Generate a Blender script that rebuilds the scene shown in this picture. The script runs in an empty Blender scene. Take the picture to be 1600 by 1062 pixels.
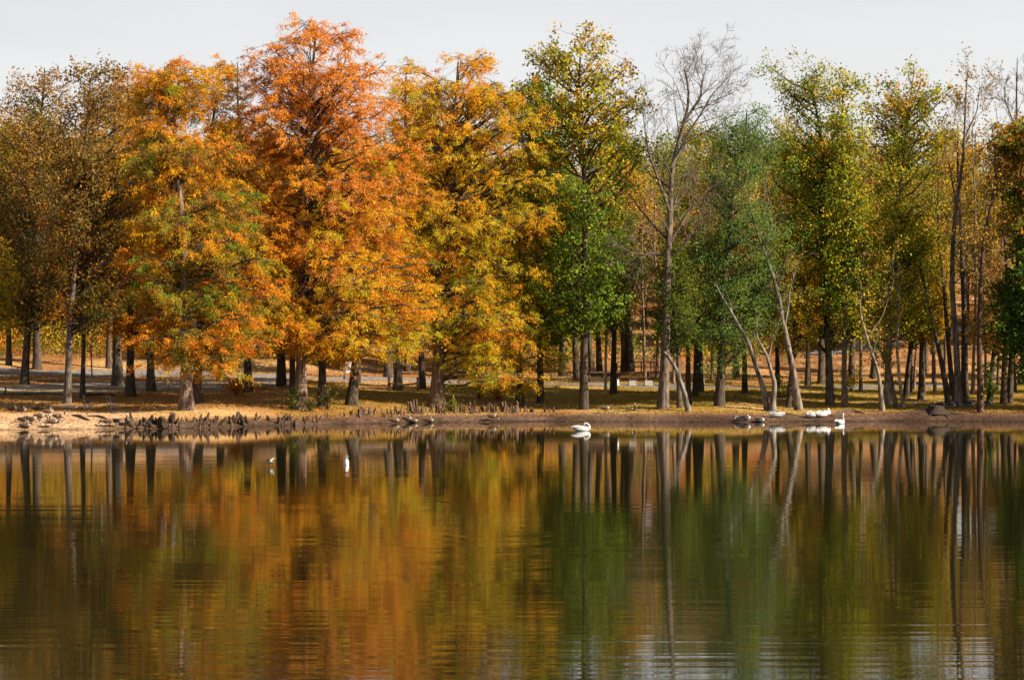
import bpy, math, random
import numpy as np
from mathutils import Vector, Matrix, Quaternion

SC = bpy.context.scene
COL = SC.collection
rad = math.radians

# ---------------------------------------------------------------- camera
F = 3325.0                      # focal length in photo pixels (1600 wide)
HZ = 585.0                      # horizon row in the photo
CAMZ = 3.0
cd = bpy.data.cameras.new("camera")
cam = bpy.data.objects.new("camera", cd)
COL.objects.link(cam)
cam.location = (0, 0, CAMZ)
cam.rotation_euler = (rad(90), 0, 0)
cd.sensor_width = 36
cd.lens = F / 1600 * 36
cd.shift_y = (HZ - 531) / 1600
cd.clip_start = 0.5
cd.clip_end = 5000
SC.camera = cam

# ---------------------------------------------------------------- sky and sun
SUN_EL, SUN_AZ = 33.0, 111.0     # azimuth clockwise from +Y (view direction)
w = bpy.data.worlds.new("World")
SC.world = w
w.use_nodes = True
nt = w.node_tree
nt.nodes.clear()
out = nt.nodes.new("ShaderNodeOutputWorld")
bg = nt.nodes.new("ShaderNodeBackground")
bg.inputs[1].default_value = 0.051
sky = nt.nodes.new("ShaderNodeTexSky")
sky.sky_type = 'NISHITA'
sky.sun_disc = False
sky.sun_elevation = rad(SUN_EL)
sky.sun_rotation = rad(SUN_AZ)
sky.dust_density = 3.0
tc = nt.nodes.new("ShaderNodeTexCoord")
sep = nt.nodes.new("ShaderNodeSeparateXYZ")
nt.links.new(tc.outputs["Generated"], sep.inputs[0])
ramp = nt.nodes.new("ShaderNodeValToRGB")       # thin high cloud: pale near the horizon, thinner overhead
ramp.color_ramp.elements[0].position = 0.0
ramp.color_ramp.elements[0].color = (7.5, 7.4, 7.3, 1)
ramp.color_ramp.elements[1].position = 0.6
ramp.color_ramp.elements[1].color = (1.8, 2.0, 2.5, 1)
e = ramp.color_ramp.elements.new(0.10)
e.color = (7.5, 7.4, 7.3, 1)
e = ramp.color_ramp.elements.new(0.22)
e.color = (6.0, 6.0, 6.1, 1)
nt.links.new(sep.outputs["Z"], ramp.inputs[0])
mix = nt.nodes.new("ShaderNodeMix")
mix.data_type = 'RGBA'
mix.inputs[0].default_value = 0.88
nt.links.new(sky.outputs[0], mix.inputs[6])
cn = nt.nodes.new("ShaderNodeTexNoise"); cn.inputs["Scale"].default_value = 2.2; cn.inputs["Detail"].default_value = 5
cm = nt.nodes.new("ShaderNodeMapping"); cm.inputs["Scale"].default_value = (1.0, 1.0, 5.0)
nt.links.new(tc.outputs["Generated"], cm.inputs[0]); nt.links.new(cm.outputs[0], cn.inputs[0])
cr = nt.nodes.new("ShaderNodeMapRange"); cr.inputs[1].default_value = 0.3; cr.inputs[2].default_value = 0.7; cr.inputs[3].default_value = 0.86; cr.inputs[4].default_value = 1.04
nt.links.new(cn.outputs[0], cr.inputs[0])
cx = nt.nodes.new("ShaderNodeMix"); cx.data_type = 'RGBA'; cx.blend_type = 'MULTIPLY'; cx.inputs[0].default_value = 1
nt.links.new(ramp.outputs[0], cx.inputs[6]); nt.links.new(cr.outputs[0], cx.inputs[7])
nt.links.new(cx.outputs[2], mix.inputs[7])
nt.links.new(mix.outputs[2], bg.inputs[0])
nt.links.new(bg.outputs[0], out.inputs[0])

sd = bpy.data.lights.new("sun", 'SUN')
sd.energy = 5.0
sd.angle = rad(0.5)
sd.color = (1.0, 0.86, 0.68)
sun = bpy.data.objects.new("sun", sd)
COL.objects.link(sun)
tosun = Vector((math.cos(rad(SUN_EL)) * math.sin(rad(SUN_AZ)), math.cos(rad(SUN_EL)) * math.cos(rad(SUN_AZ)), math.sin(rad(SUN_EL))))
sun.rotation_euler = tosun.to_track_quat('Z', 'Y').to_euler()
sun.location = tosun * 200

SC.view_settings.view_transform = 'Standard'
SC.view_settings.look = 'None'
SC.view_settings.exposure = 1.38
SC.view_settings.gamma = 1.0
SC.view_settings.use_curve_mapping = False
cy = SC.cycles
cy.max_bounces = 5
cy.diffuse_bounces = 2
cy.glossy_bounces = 3
cy.transmission_bounces = 2
cy.transparent_max_bounces = 4
cy.use_denoising = True
cy.caustics_reflective = False
cy.caustics_refractive = False
cy.sample_clamp_indirect = 6

# ---------------------------------------------------------------- materials
def nodes(name):
    m = bpy.data.materials.new(name)
    m.use_nodes = True
    t = m.node_tree
    t.nodes.clear()
    o = t.nodes.new("ShaderNodeOutputMaterial")
    return m, t, o

def leaf_material(name, trans=0.43):
    m, t, o = nodes(name)
    a = t.nodes.new("ShaderNodeAttribute"); a.attribute_name = "leaf_colour"
    oi = t.nodes.new("ShaderNodeObjectInfo")
    mx = t.nodes.new("ShaderNodeMix"); mx.data_type = 'RGBA'; mx.blend_type = 'MULTIPLY'; mx.inputs[0].default_value = 1
    t.links.new(a.outputs["Color"], mx.inputs[6]); t.links.new(oi.outputs["Color"], mx.inputs[7])
    d = t.nodes.new("ShaderNodeBsdfDiffuse"); tr = t.nodes.new("ShaderNodeBsdfTranslucent")
    g = t.nodes.new("ShaderNodeMixShader"); g.inputs[0].default_value = trans
    t.links.new(mx.outputs[2], d.inputs[0]); t.links.new(mx.outputs[2], tr.inputs[0])
    t.links.new(d.outputs[0], g.inputs[1]); t.links.new(tr.outputs[0], g.inputs[2])
    t.links.new(g.outputs[0], o.inputs[0])
    return m

def noise_material(name, c0, c1, scale=(1, 1, 1), detail=4, rough=0.9, bump=0.0, pos=(0.35, 0.65), tint=False, bdist=0.05):
    m, t, o = nodes(name)
    tc = t.nodes.new("ShaderNodeTexCoord")
    mp = t.nodes.new("ShaderNodeMapping"); mp.inputs["Scale"].default_value = scale
    n = t.nodes.new("ShaderNodeTexNoise"); n.inputs["Scale"].default_value = 1; n.inputs["Detail"].default_value = detail
    r = t.nodes.new("ShaderNodeValToRGB")
    r.color_ramp.elements[0].position = pos[0]; r.color_ramp.elements[0].color = (*c0, 1)
    r.color_ramp.elements[1].position = pos[1]; r.color_ramp.elements[1].color = (*c1, 1)
    b = t.nodes.new("ShaderNodeBsdfPrincipled"); b.inputs["Roughness"].default_value = rough
    b.inputs["Specular IOR Level"].default_value = 0.2
    t.links.new(tc.outputs["Object"], mp.inputs[0]); t.links.new(mp.outputs[0], n.inputs[0]); t.links.new(n.outputs[0], r.inputs[0])
    src = r.outputs[0]
    if tint:
        oi = t.nodes.new("ShaderNodeObjectInfo")
        mx = t.nodes.new("ShaderNodeMix"); mx.data_type = 'RGBA'; mx.blend_type = 'MULTIPLY'; mx.inputs[0].default_value = 1
        t.links.new(src, mx.inputs[6]); t.links.new(oi.outputs["Color"], mx.inputs[7]); src = mx.outputs[2]
    t.links.new(src, b.inputs["Base Color"])
    if bump:
        bp = t.nodes.new("ShaderNodeBump"); bp.inputs["Strength"].default_value = bump; bp.inputs["Distance"].default_value = bdist
        t.links.new(n.outputs[0], bp.inputs["Height"]); t.links.new(bp.outputs[0], b.inputs["Normal"])
    t.links.new(b.outputs[0], o.inputs[0])
    return m

M = {}
M['leaf'] = leaf_material("autumn_leaf")
M['bark_cypress'] = noise_material("cypress_bark", (0.055, 0.036, 0.026), (0.25, 0.175, 0.125), (11, 11, 0.9), 5, bump=0.8, tint=True)
M['bark_dark'] = noise_material("dark_bark", (0.022, 0.017, 0.013), (0.105, 0.08, 0.058), (12, 12, 2.2), 5, bump=0.9, tint=True)
M['bark_grey'] = noise_material("grey_bark", (0.055, 0.045, 0.036), (0.22, 0.18, 0.145), (9, 9, 2.0), 5, bump=0.6, tint=True)
M['bark_pale'] = noise_material("pale_bark", (0.08, 0.065, 0.052), (0.36, 0.32, 0.265), (5, 5, 1.6), 6, bump=0.5, tint=True)
M['knee'] = noise_material("knee_bark", (0.022, 0.014, 0.011), (0.17, 0.105, 0.068), (14, 14, 4), 5, bump=1.0, tint=True)
M['wood_brown'] = noise_material("brown_timber", (0.055, 0.03, 0.018), (0.15, 0.085, 0.05), (2, 8, 14), 4, bump=0.3)
M['wood_pale'] = noise_material("weathered_timber", (0.36, 0.26, 0.18), (0.58, 0.45, 0.33), (12, 12, 1.5), 4, bump=0.3)
M['log'] = noise_material("bleached_log", (0.34, 0.25, 0.17), (0.62, 0.50, 0.38), (2, 14, 14), 4, bump=0.4)
M['concrete'] = noise_material("concrete", (0.26, 0.23, 0.20), (0.42, 0.38, 0.34), (6, 6, 6), 5, bump=0.2)
M['white_paint'] = noise_material("white_paint", (0.66, 0.65, 0.62), (0.80, 0.79, 0.76), (5, 5, 5), 3)
M['galv'] = noise_material("galvanised_steel", (0.30, 0.31, 0.33), (0.46, 0.47, 0.50), (20, 20, 20), 3, rough=0.5)
M['dark_metal'] = noise_material("dark_metal", (0.04, 0.04, 0.045), (0.09, 0.09, 0.10), (15, 15, 15), 3, rough=0.6)
M['white_feather'] = noise_material("white_feather", (0.36, 0.36, 0.37), (0.56, 0.56, 0.57), (14, 30, 30), 4, bump=0.3, bdist=0.01)
M['brown_feather'] = noise_material("brown_feather", (0.045, 0.03, 0.02), (0.16, 0.105, 0.07), (18, 40, 30), 4, bump=0.3, bdist=0.01)
M['tan_feather'] = noise_material("tan_feather", (0.20, 0.15, 0.11), (0.36, 0.29, 0.22), (16, 30, 30), 4)
M['black_feather'] = noise_material("black_feather", (0.012, 0.011, 0.011), (0.03, 0.028, 0.026), (20, 20, 20), 3, rough=0.6)
M['grey_feather'] = noise_material("grey_feather", (0.10, 0.095, 0.10), (0.26, 0.25, 0.25), (16, 34, 30), 4)
M['orange_bill'] = noise_material("orange_bill", (0.50, 0.16, 0.03), (0.62, 0.22, 0.05), (20, 20, 20), 2, rough=0.5)
M['black_skin'] = noise_material("black_bill", (0.015, 0.014, 0.014), (0.035, 0.03, 0.03), (20, 20, 20), 2, rough=0.5)
M['gravel'] = noise_material("pale_gravel", (0.15, 0.13, 0.115), (0.38, 0.335, 0.30), (1.4, 1.4, 1.4), 9, bump=0.4, pos=(0.3, 0.7))
M['asphalt'] = noise_material("asphalt", (0.10, 0.093, 0.088), (0.25, 0.225, 0.205), (2.2, 2.2, 2.2), 9, bump=0.3, pos=(0.3, 0.7))

def ground_material():
    m, t, o = nodes("ground_soil")
    a = t.nodes.new("ShaderNodeAttribute"); a.attribute_name = "soil"
    tc = t.nodes.new("ShaderNodeTexCoord")
    n = t.nodes.new("ShaderNodeTexNoise"); n.inputs["Scale"].default_value = 3.0; n.inputs["Detail"].default_value = 9
    n.inputs["Roughness"].default_value = 0.7
    r = t.nodes.new("ShaderNodeValToRGB")
    r.color_ramp.elements[0].position = 0.3; r.color_ramp.elements[0].color = (0.45, 0.42, 0.40, 1)
    r.color_ramp.elements[1].position = 0.7; r.color_ramp.elements[1].color = (1.5, 1.5, 1.5, 1)
    mx = t.nodes.new("ShaderNodeMix"); mx.data_type = 'RGBA'; mx.blend_type = 'MULTIPLY'; mx.inputs[0].default_value = 1
    b = t.nodes.new("ShaderNodeBsdfPrincipled"); b.inputs["Roughness"].default_value = 0.95
    b.inputs["Specular IOR Level"].default_value = 0.1
    bp = t.nodes.new("ShaderNodeBump"); bp.inputs["Strength"].default_value = 0.7; bp.inputs["Distance"].default_value = 0.06
    L = t.links.new
    L(tc.outputs["Object"], n.inputs[0]); L(n.outputs[0], r.inputs[0]); L(a.outputs["Color"], mx.inputs[6]); L(r.outputs[0], mx.inputs[7])
    L(mx.outputs[2], b.inputs["Base Color"]); L(n.outputs[0], bp.inputs["Height"]); L(bp.outputs[0], b.inputs["Normal"]); L(b.outputs[0], o.inputs[0])
    return m

def water_material():
    m, t, o = nodes("lake_water")
    L = t.links.new
    tc = t.nodes.new("ShaderNodeTexCoord")
    def nz(scale, rot, detail, dist=0.0):
        mp = t.nodes.new("ShaderNodeMapping"); mp.inputs["Scale"].default_value = scale; mp.inputs["Rotation"].default_value = (0, 0, rad(rot))
        n = t.nodes.new("ShaderNodeTexNoise"); n.inputs["Scale"].default_value = 1; n.inputs["Detail"].default_value = detail
        n.inputs["Distortion"].default_value = dist
        L(tc.outputs["Object"], mp.inputs[0]); L(mp.outputs[0], n.inputs[0])
        return n.outputs[0]
    a = nz((0.10, 1.7, 1), 1.5, 1.0, 0.3)
    b_ = nz((0.28, 4.2, 1), -1.0, 1.5)
    c = nz((0.02, 0.10, 1), 4, 2)
    d_ = nz((0.06, 0.5, 1), 0.8, 1, 0.2)
    def mul(x, y):
        n = t.nodes.new("ShaderNodeMath"); n.operation = 'MULTIPLY'
        for i, v in enumerate((x, y)):
            if isinstance(v, (int, float)): n.inputs[i].default_value = v
            else: L(v, n.inputs[i])
        return n.outputs[0]
    def add(x, y):
        n = t.nodes.new("ShaderNodeMath"); n.operation = 'ADD'; L(x, n.inputs[0]); L(y, n.inputs[1]); return n.outputs[0]
    # wind: calm under the far bank, livelier towards the near side, in broad patches
    sp = t.nodes.new("ShaderNodeSeparateXYZ"); L(tc.outputs["Object"], sp.inputs[0])
    mr = t.nodes.new("ShaderNodeMapRange"); L(sp.outputs["Y"], mr.inputs[0])
    mr.inputs[1].default_value = 20; mr.inputs[2].default_value = 95; mr.inputs[3].default_value = 1.0; mr.inputs[4].default_value = 0.22
    pr = t.nodes.new("ShaderNodeMapRange"); L(c, pr.inputs[0])
    pr.inputs[1].default_value = 0.35; pr.inputs[2].default_value = 0.65; pr.inputs[3].default_value = 0.45; pr.inputs[4].default_value = 1.15
    wind = mul(mr.outputs[0], pr.outputs[0])
    h = mul(add(add(mul(a, 0.50), mul(b_, 0.36)), mul(d_, 1.1)), wind)
    bp = t.nodes.new("ShaderNodeBump"); bp.inputs["Strength"].default_value = 1.0; bp.inputs["Distance"].default_value = 0.0085
    L(h, bp.inputs["Height"])
    b = t.nodes.new("ShaderNodeBsdfPrincipled")
    b.inputs["Base Color"].default_value = (0.010, 0.0105, 0.003, 1)
    b.inputs["Roughness"].default_value = 0.03
    b.inputs["IOR"].default_value = 1.333
    L(bp.outputs[0], b.inputs["Normal"]); L(b.outputs[0], o.inputs[0])
    return m

M['ground'] = ground_material()
M['water'] = water_material()

# ---------------------------------------------------------------- helpers
def mesh_np(name, V, Fc, mat, cols=None, attr="leaf_colour", smooth=False, mats=None, midx=None):
    V = np.asarray(V, np.float32); Fc = np.asarray(Fc, np.int32)
    k = Fc.shape[1]; n = len(Fc)
    me = bpy.data.meshes.new(name)
    me.vertices.add(len(V)); me.vertices.foreach_set("co", V.ravel())
    me.loops.add(n * k); me.loops.foreach_set("vertex_index", Fc.ravel())
    me.polygons.add(n); me.polygons.foreach_set("loop_start", np.arange(0, n * k, k, dtype=np.int32))
    me.polygons.foreach_set("use_smooth", np.full(n, smooth, bool))
    if cols is not None:
        c = np.ones((len(cols), 4), np.float32); c[:, :3] = cols
        at = me.attributes.new(attr, 'FLOAT_COLOR', 'FACE' if len(cols) == n and attr == "leaf_colour" else 'POINT')
        at.data.foreach_set("color", c.ravel())
    for mm in (mats or [mat]): me.materials.append(mm)
    if midx is not None: me.polygons.foreach_set("material_index", np.asarray(midx, np.int32))
    me.update(calc_edges=True)
    me.validate()
    return me

def link(name, me, parent=None, loc=None, rz=None):
    o = bpy.data.objects.new(name, me); COL.objects.link(o)
    if parent is not None: o.parent = parent
    if loc is not None: o.location = loc
    if rz is not None: o.rotation_euler = (0, 0, rz)
    return o

def tag(o, label=None, cat=None, group=None, kind=None):
    if label: o["label"] = label
    if cat: o["category"] = cat
    if group: o["group"] = group
    if kind: o["kind"] = kind
    return o

def thing(name, label, cat, loc, group=None, rz=0.0):
    o = bpy.data.objects.new(name, None); COL.objects.link(o)
    o.empty_display_size = 0.3
    o.location = loc; o.rotation_euler = (0, 0, rz)
    return tag(o, label, cat, group)

class Geo:
    """collects quads"""
    def __init__(s): s.V = []; s.F = []; s.m = []; s.n = 0
    def add(s, V, Fq, m=0):
        V = np.asarray(V, float).reshape(-1, 3); Fq = np.asarray(Fq, int)
        s.V.append(V); s.F.append(Fq + s.n); s.m.append(np.full(len(Fq), m)); s.n += len(V)
    def box(s, c, size, R=None, m=0):
        x, y, z = [v / 2 for v in size]
        V = np.array([[-x, -y, -z], [x, -y, -z], [x, y, -z], [-x, y, -z], [-x, -y, z], [x, -y, z], [x, y, z], [-x, y, z]])
        if R is not None: V = V @ np.array(R).T
        s.add(V + np.array(c), [[0, 3, 2, 1], [4, 5, 6, 7], [0, 1, 5, 4], [1, 2, 6, 5], [2, 3, 7, 6], [3, 0, 4, 7]], m)
    def tube(s, pts, r, sides=8, m=0, cap=True):
        P = np.array([pts], float); Rr = np.array([np.broadcast_to(r, len(pts))], float)
        V, Fq = tubes(P, Rr, sides)
        s.add(V, Fq, m)
        if cap and sides == 8:
            for e in (0, len(pts) - 1):
                b = e * 8
                ring = V[b:b + 8]
                s.add(ring, [[0, 1, 2, 3], [0, 3, 4, 7], [4, 5, 6, 7]], m)
    def mesh(s, name, mats, smooth=False):
        if not isinstance(mats, list): mats = [mats]
        return mesh_np(name, np.concatenate(s.V), np.concatenate(s.F), None, smooth=smooth, mats=mats, midx=np.concatenate(s.m))

def nrm(a):
    return a / np.maximum(np.linalg.norm(a, axis=-1, keepdims=True), 1e-9)

def tubes(P, R, s):
    """P (N,K,3) paths, R (N,K) radii or (N,K,s) -> verts, quads"""
    N, K, _ = P.shape
    T = nrm(np.gradient(P, axis=1))
    mt = nrm(T.mean(1))
    ref = np.where(np.abs(mt[:, 2:3]) < 0.8, np.array([[0, 0, 1.0]]), np.array([[0, 1.0, 0]]))
    U = nrm(np.cross(T, ref[:, None, :])); W = np.cross(T, U)
    th = np.arange(s) * 2 * np.pi / s
    if R.ndim == 2: R = R[:, :, None]
    V = P[:, :, None, :] + R[..., None] * (np.cos(th)[None, None, :, None] * U[:, :, None, :] + np.sin(th)[None, None, :, None] * W[:, :, None, :])
    i = np.arange(N)[:, None, None] * K * s; k = np.arange(K - 1)[None, :, None] * s; j = np.arange(s)[None, None, :]
    j2 = (j + 1) % s
    Fq = np.stack([i + k + j, i + k + j2, i + k + s + j2, i + k + s + j], -1).reshape(-1, 4)
    return V.reshape(-1, 3), Fq

# ---------------------------------------------------------------- terrain
SX = np.array([-400, -40, -28, -18, -13, -6, 2, 8, 14, 20, 27, 33, 45, 400.0])
SY = np.array([100, 112.5, 115, 119, 126, 132.5, 136.2, 135.2, 134.2, 136.0, 136.8, 135.6, 133.5, 118.0])
GT = np.array([-200, -30, -8, -2, 0, 0.35, 0.8, 1.6, 5, 10, 20, 35, 50, 70, 110, 160, 260, 600, 2000.0])
GZ = np.array([-2.5, -2.2, -1.2, -0.35, -0.02, 0.10, 0.26, 0.38, 0.72, 1.1, 1.75, 2.4, 3.1, 5.0, 10.0, 15.5, 22, 40, 60.0])

def gz(X, Y):
    X = np.asarray(X, float); Y = np.asarray(Y, float)
    s = np.interp(X, SX, SY) + 0.25 * np.sin(X * 1.1) + 0.15 * np.sin(X * 2.7 + 1) + 0.10 * np.sin(X * 4.3 + 2 * np.sin(X * 0.37))
    t = Y - s
    t = np.where(X < -10, np.where(t > 0, t * (1 - 0.32 * np.clip((-10 - X) / 15, 0, 1) * np.clip(t / 12, 0, 1) * np.clip((60 - t) / 30, 0, 1)), t), t)
    z = np.interp(t, GT, GZ)
    k = np.clip(t / 6, 0, 1)
    z = z + k * (0.10 * np.sin(X * 0.33 + 1.3) * np.sin(Y * 0.21) + 0.05 * np.sin(X * 0.9) * np.cos(Y * 0.7 + 0.4))
    z = z + np.clip((t - 60) / 60, 0, 1) * 1.2 * np.sin(X * 0.045 + 0.5)
    # low mound with the old stump at the right of the bank
    z = z + 0.26 * np.exp(-(((X - 27.0) / 2.2) ** 2 + ((Y - 138.3) / 1.1) ** 2))
    return z

def shore(X):
    return np.interp(X, SX, SY) + 0.25 * np.sin(X * 1.1) + 0.15 * np.sin(X * 2.7 + 1) + 0.10 * np.sin(X * 4.3 + 2 * np.sin(X * 0.37))

def at(px, py):
    """photo pixel -> the spot on the ground seen there (first hit past the waterline)"""
    Y = np.arange(105, 420, 0.05)
    X = (px - 800) * Y / F
    z = gz(X, Y)
    row = HZ - (z - CAMZ) * F / Y
    ok = (row <= py) & (Y > shore(X) - 0.1)
    i = int(np.argmax(ok))
    return Vector((float(X[i]), float(Y[i]), float(z[i])))

gx = np.concatenate([np.linspace(-900, -70, 24)[:-1], np.arange(-70, 75, 0.6), np.linspace(75, 900, 24)])
gy = np.concatenate([np.linspace(-80, 105, 20)[:-1], np.arange(105, 150, 0.35), np.arange(150, 200, 0.8), np.arange(200, 330, 2.5), np.linspace(330, 1900, 25)])
GXm, GYm = np.meshgrid(gx, gy)
GZm = gz(GXm, GYm)
rng = np.random.default_rng(7)
def blobnoise(X, Y, sc, seed):
    r = np.random.default_rng(seed); o = np.zeros_like(X)
    for i in range(10):
        a = r.uniform(0, 2 * np.pi); k = sc * r.uniform(0.5, 2.0)
        o = o + np.sin(k * (np.cos(a) * X + np.sin(a) * Y) + r.uniform(0, 6.28))
    return o / 10 ** 0.5
tt = GYm - shore(GXm)
litter = np.array([0.25, 0.125, 0.05]); grass = np.array([0.27, 0.20, 0.045]); sand = np.array([0.40, 0.265, 0.155]); mud = np.array([0.072, 0.045, 0.037]); redleaf = np.array([0.30, 0.155, 0.070])
dry = np.array([0.38, 0.235, 0.10])
def smooth(a, b, x): 
    x = np.clip((x - a) / (b - a), 0, 1); return x * x * (3 - 2 * x)
n1 = smooth(-0.3, 0.6, blobnoise(GXm, GYm, 0.35, 1))[..., None]
n2 = smooth(-0.2, 0.8, blobnoise(GXm, GYm, 0.8, 2))[..., None]
soil = litter * (1 - n1) + dry * n1
gm = (smooth(2, 6, tt) * (1 - smooth(28, 45, tt)))[..., None]
gm = gm * (0.3 + 0.9 * smooth(-10, 2, GXm)[..., None])
soil = soil * (1 - gm * (0.35 + 0.5 * n2)) + grass * gm * (0.35 + 0.5 * n2)
hm = smooth(42, 60, tt)[..., None] * smooth(0, 15, GXm)[..., None]
soil = soil * (1 - 0.75 * hm) + redleaf * (0.45 + 0.8 * n2) * 0.75 * hm
bm_ = ((1 - smooth(8, 12, tt)) * (1 - smooth(-23.5, -20, GXm)))[..., None]
soil = soil * (1 - bm_) + sand * bm_
mm_ = ((1 - smooth(0.8, 3.8, tt)) * smooth(-23.5, -21, GXm))[..., None]
soil = soil * (1 - 0.92 * mm_) + mud * (0.55 + 0.7 * n2) * 0.92 * mm_
wet = (1 - smooth(0.05, 0.45, tt))[..., None]
soil = soil * (1 - 0.55 * wet)
ny, nx = GXm.shape
idx = np.arange(ny * nx).reshape(ny, nx)
Fq = np.stack([idx[:-1, :-1], idx[:-1, 1:], idx[1:, 1:], idx[1:, :-1]], -1).reshape(-1, 4)
me = mesh_np("ground", np.stack([GXm, GYm, GZm], -1).reshape(-1, 3), Fq, M['ground'], soil.reshape(-1, 3), "soil", True)
tag(link("ground", me), kind="structure")
wg = Geo(); wg.add([[-900, -80, 0], [900, -80, 0], [900, 160, 0], [-900, 160, 0]], [[0, 1, 2, 3]])
tag(link("water", wg.mesh("water", M['water'])), kind="structure")

def strip(name, pix, width, mat, lift=0.05, wob=0.3):
    P = np.array([at(*p)[:2] for p in pix])
    d = np.concatenate([[0], np.cumsum(np.linalg.norm(np.diff(P, axis=0), axis=1))])
    s = np.arange(0, d[-1], 0.6)
    X = np.interp(s, d, P[:, 0]); Y = np.interp(s, d, P[:, 1])
    k = np.ones(9) / 9
    Xs = np.convolve(np.pad(X, 4, 'edge'), k, 'valid'); Ys = np.convolve(np.pad(Y, 4, 'edge'), k, 'valid')
    tx, ty = np.gradient(Xs), np.gradient(Ys); l = np.hypot(tx, ty); nxv, nyv = -ty / l, tx / l
    wv = np.interp(np.linspace(0, 1, len(s)), np.linspace(0, 1, len(np.atleast_1d(width))), np.atleast_1d(width))
    a = np.linspace(-0.5, 0.5, 11)
    wl = wv + wob * (np.sin(s * 0.7) + np.sin(s * 1.9 + 1))
    XX = Xs[:, None] + nxv[:, None] * a * wl[:, None]; YY = Ys[:, None] + nyv[:, None] * a * wl[:, None]
    edge = np.where(np.abs(a) > 0.49, -0.08, 0.0)
    ZZ = gz(XX, YY) + lift + edge[None, :]
    n, m = XX.shape; ix = np.arange(n * m).reshape(n, m)
    Fq = np.stack([ix[:-1, :-1], ix[1:, :-1], ix[1:, 1:], ix[:-1, 1:]], -1).reshape(-1, 4)
    return tag(link(name, mesh_np(name, np.stack([XX, YY, ZZ], -1).reshape(-1, 3), Fq, mat, smooth=True)), kind="structure")

strip("road", [(-260, 582), (0, 584), (120, 585), (280, 584), (430, 588), (560, 592), (700, 596), (860, 600), (1000, 603), (1180, 606), (1400, 604), (1800, 600)], [6.5, 6, 5.5, 5, 4.5, 4.5], M['asphalt'])
strip("gravel_lot", [(-200, 610), (0, 609), (100, 608), (200, 606), (300, 602), (380, 597), (440, 592)], [8, 9, 11, 16, 17, 12, 4], M['gravel'], lift=0.04, wob=0.5)
strip("hill_path", [(1270, 556), (1335, 543), (1400, 533), (1440, 526), (1480, 518), (1530, 509), (1620, 498)], [3.0], M['asphalt'], lift=0.12)

# ---------------------------------------------------------------- foliage tools
OR = np.array([0.69, 0.27, 0.028]); OD = np.array([0.56, 0.185, 0.020]); PK = np.array([0.74, 0.335, 0.085]); GO = np.array([0.68, 0.37, 0.020]); YG = np.array([0.48, 0.42, 0.030])
GR = np.array([0.20, 0.265, 0.026]); GM = np.array([0.115, 0.21, 0.030]); GD = np.array([0.065, 0.105, 0.022]); BG = np.array([0.17, 0.27, 0.085]); OL = np.array([0.27, 0.21, 0.035]); BR = np.array([0.34, 0.175, 0.045])
YE = np.array([0.62, 0.44, 0.04]); RD = np.array([0.52, 0.11, 0.03]); TN = np.array([0.44, 0.29, 0.11])

def leaves(C, D, L, W, rng, col, updown=0.0):
    n = len(C)
    D = nrm(D)
    a = rng.normal(size=(n, 3)); a[:, 2] *= 1 - updown
    S = nrm(np.cross(D, a))
    L = L[:, None] / 2; W = W[:, None] / 2
    V = np.stack([C - D * L, C + S * W + D * L * 0.15, C + D * L, C - S * W + D * L * 0.15], 1).reshape(-1, 3)
    Fq = np.arange(4 * n).reshape(n, 4)
    return V, Fq, col

def bez(A, B, Cc, K):
    t = np.linspace(0, 1, K)[None, :, None]
    return (1 - t) ** 2 * A[:, None] + 2 * t * (1 - t) * B[:, None] + t ** 2 * Cc[:, None]

def trunk_path(ctrl, K=26, wob=0.0, rng=None):
    c = np.array(ctrl, float)
    d = np.concatenate([[0], np.cumsum(np.linalg.norm(np.diff(c, axis=0), axis=1))])
    s = np.linspace(0, d[-1], K)
    P = np.stack([np.interp(s, d, c[:, i]) for i in range(3)], -1)
    for _ in range(3):
        P[1:-1] = 0.25 * P[:-2] + 0.5 * P[1:-1] + 0.25 * P[2:]
    if wob:
        ph = rng.uniform(0, 6.28, 4); u = np.linspace(0, 1, K)
        P[:, 0] += wob * u * (np.sin(7 * u + ph[0]) + 0.5 * np.sin(17 * u + ph[1]))
        P[:, 1] += wob * u * (np.sin(6 * u + ph[2]) + 0.5 * np.sin(15 * u + ph[3]))
    return P

def trunk_mesh_arrays(P, r0, r1, flare=0.5, flute=0.0, sides=12, fl_h=0.9):
    K = len(P)
    u = np.linspace(0, 1, K)
    R = r0 * (1 - u) ** 0.8 + r1 * u
    h = P[:, 2] - P[0, 2]
    R = R * (1 + flare * np.exp(-h / fl_h))
    th = np.arange(sides) * 2 * np.pi / sides
    Rs = R[:, None] * (1 + flute * np.exp(-h / (fl_h * 2))[:, None] * np.cos(5 * th + 0.7)[None, :] + 0.04 * np.sin(3 * th[None, :] + 9 * u[:, None]))
    P = P.copy(); P[0, 2] -= 0.35
    return tubes(P[None], Rs[None], sides)

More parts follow.
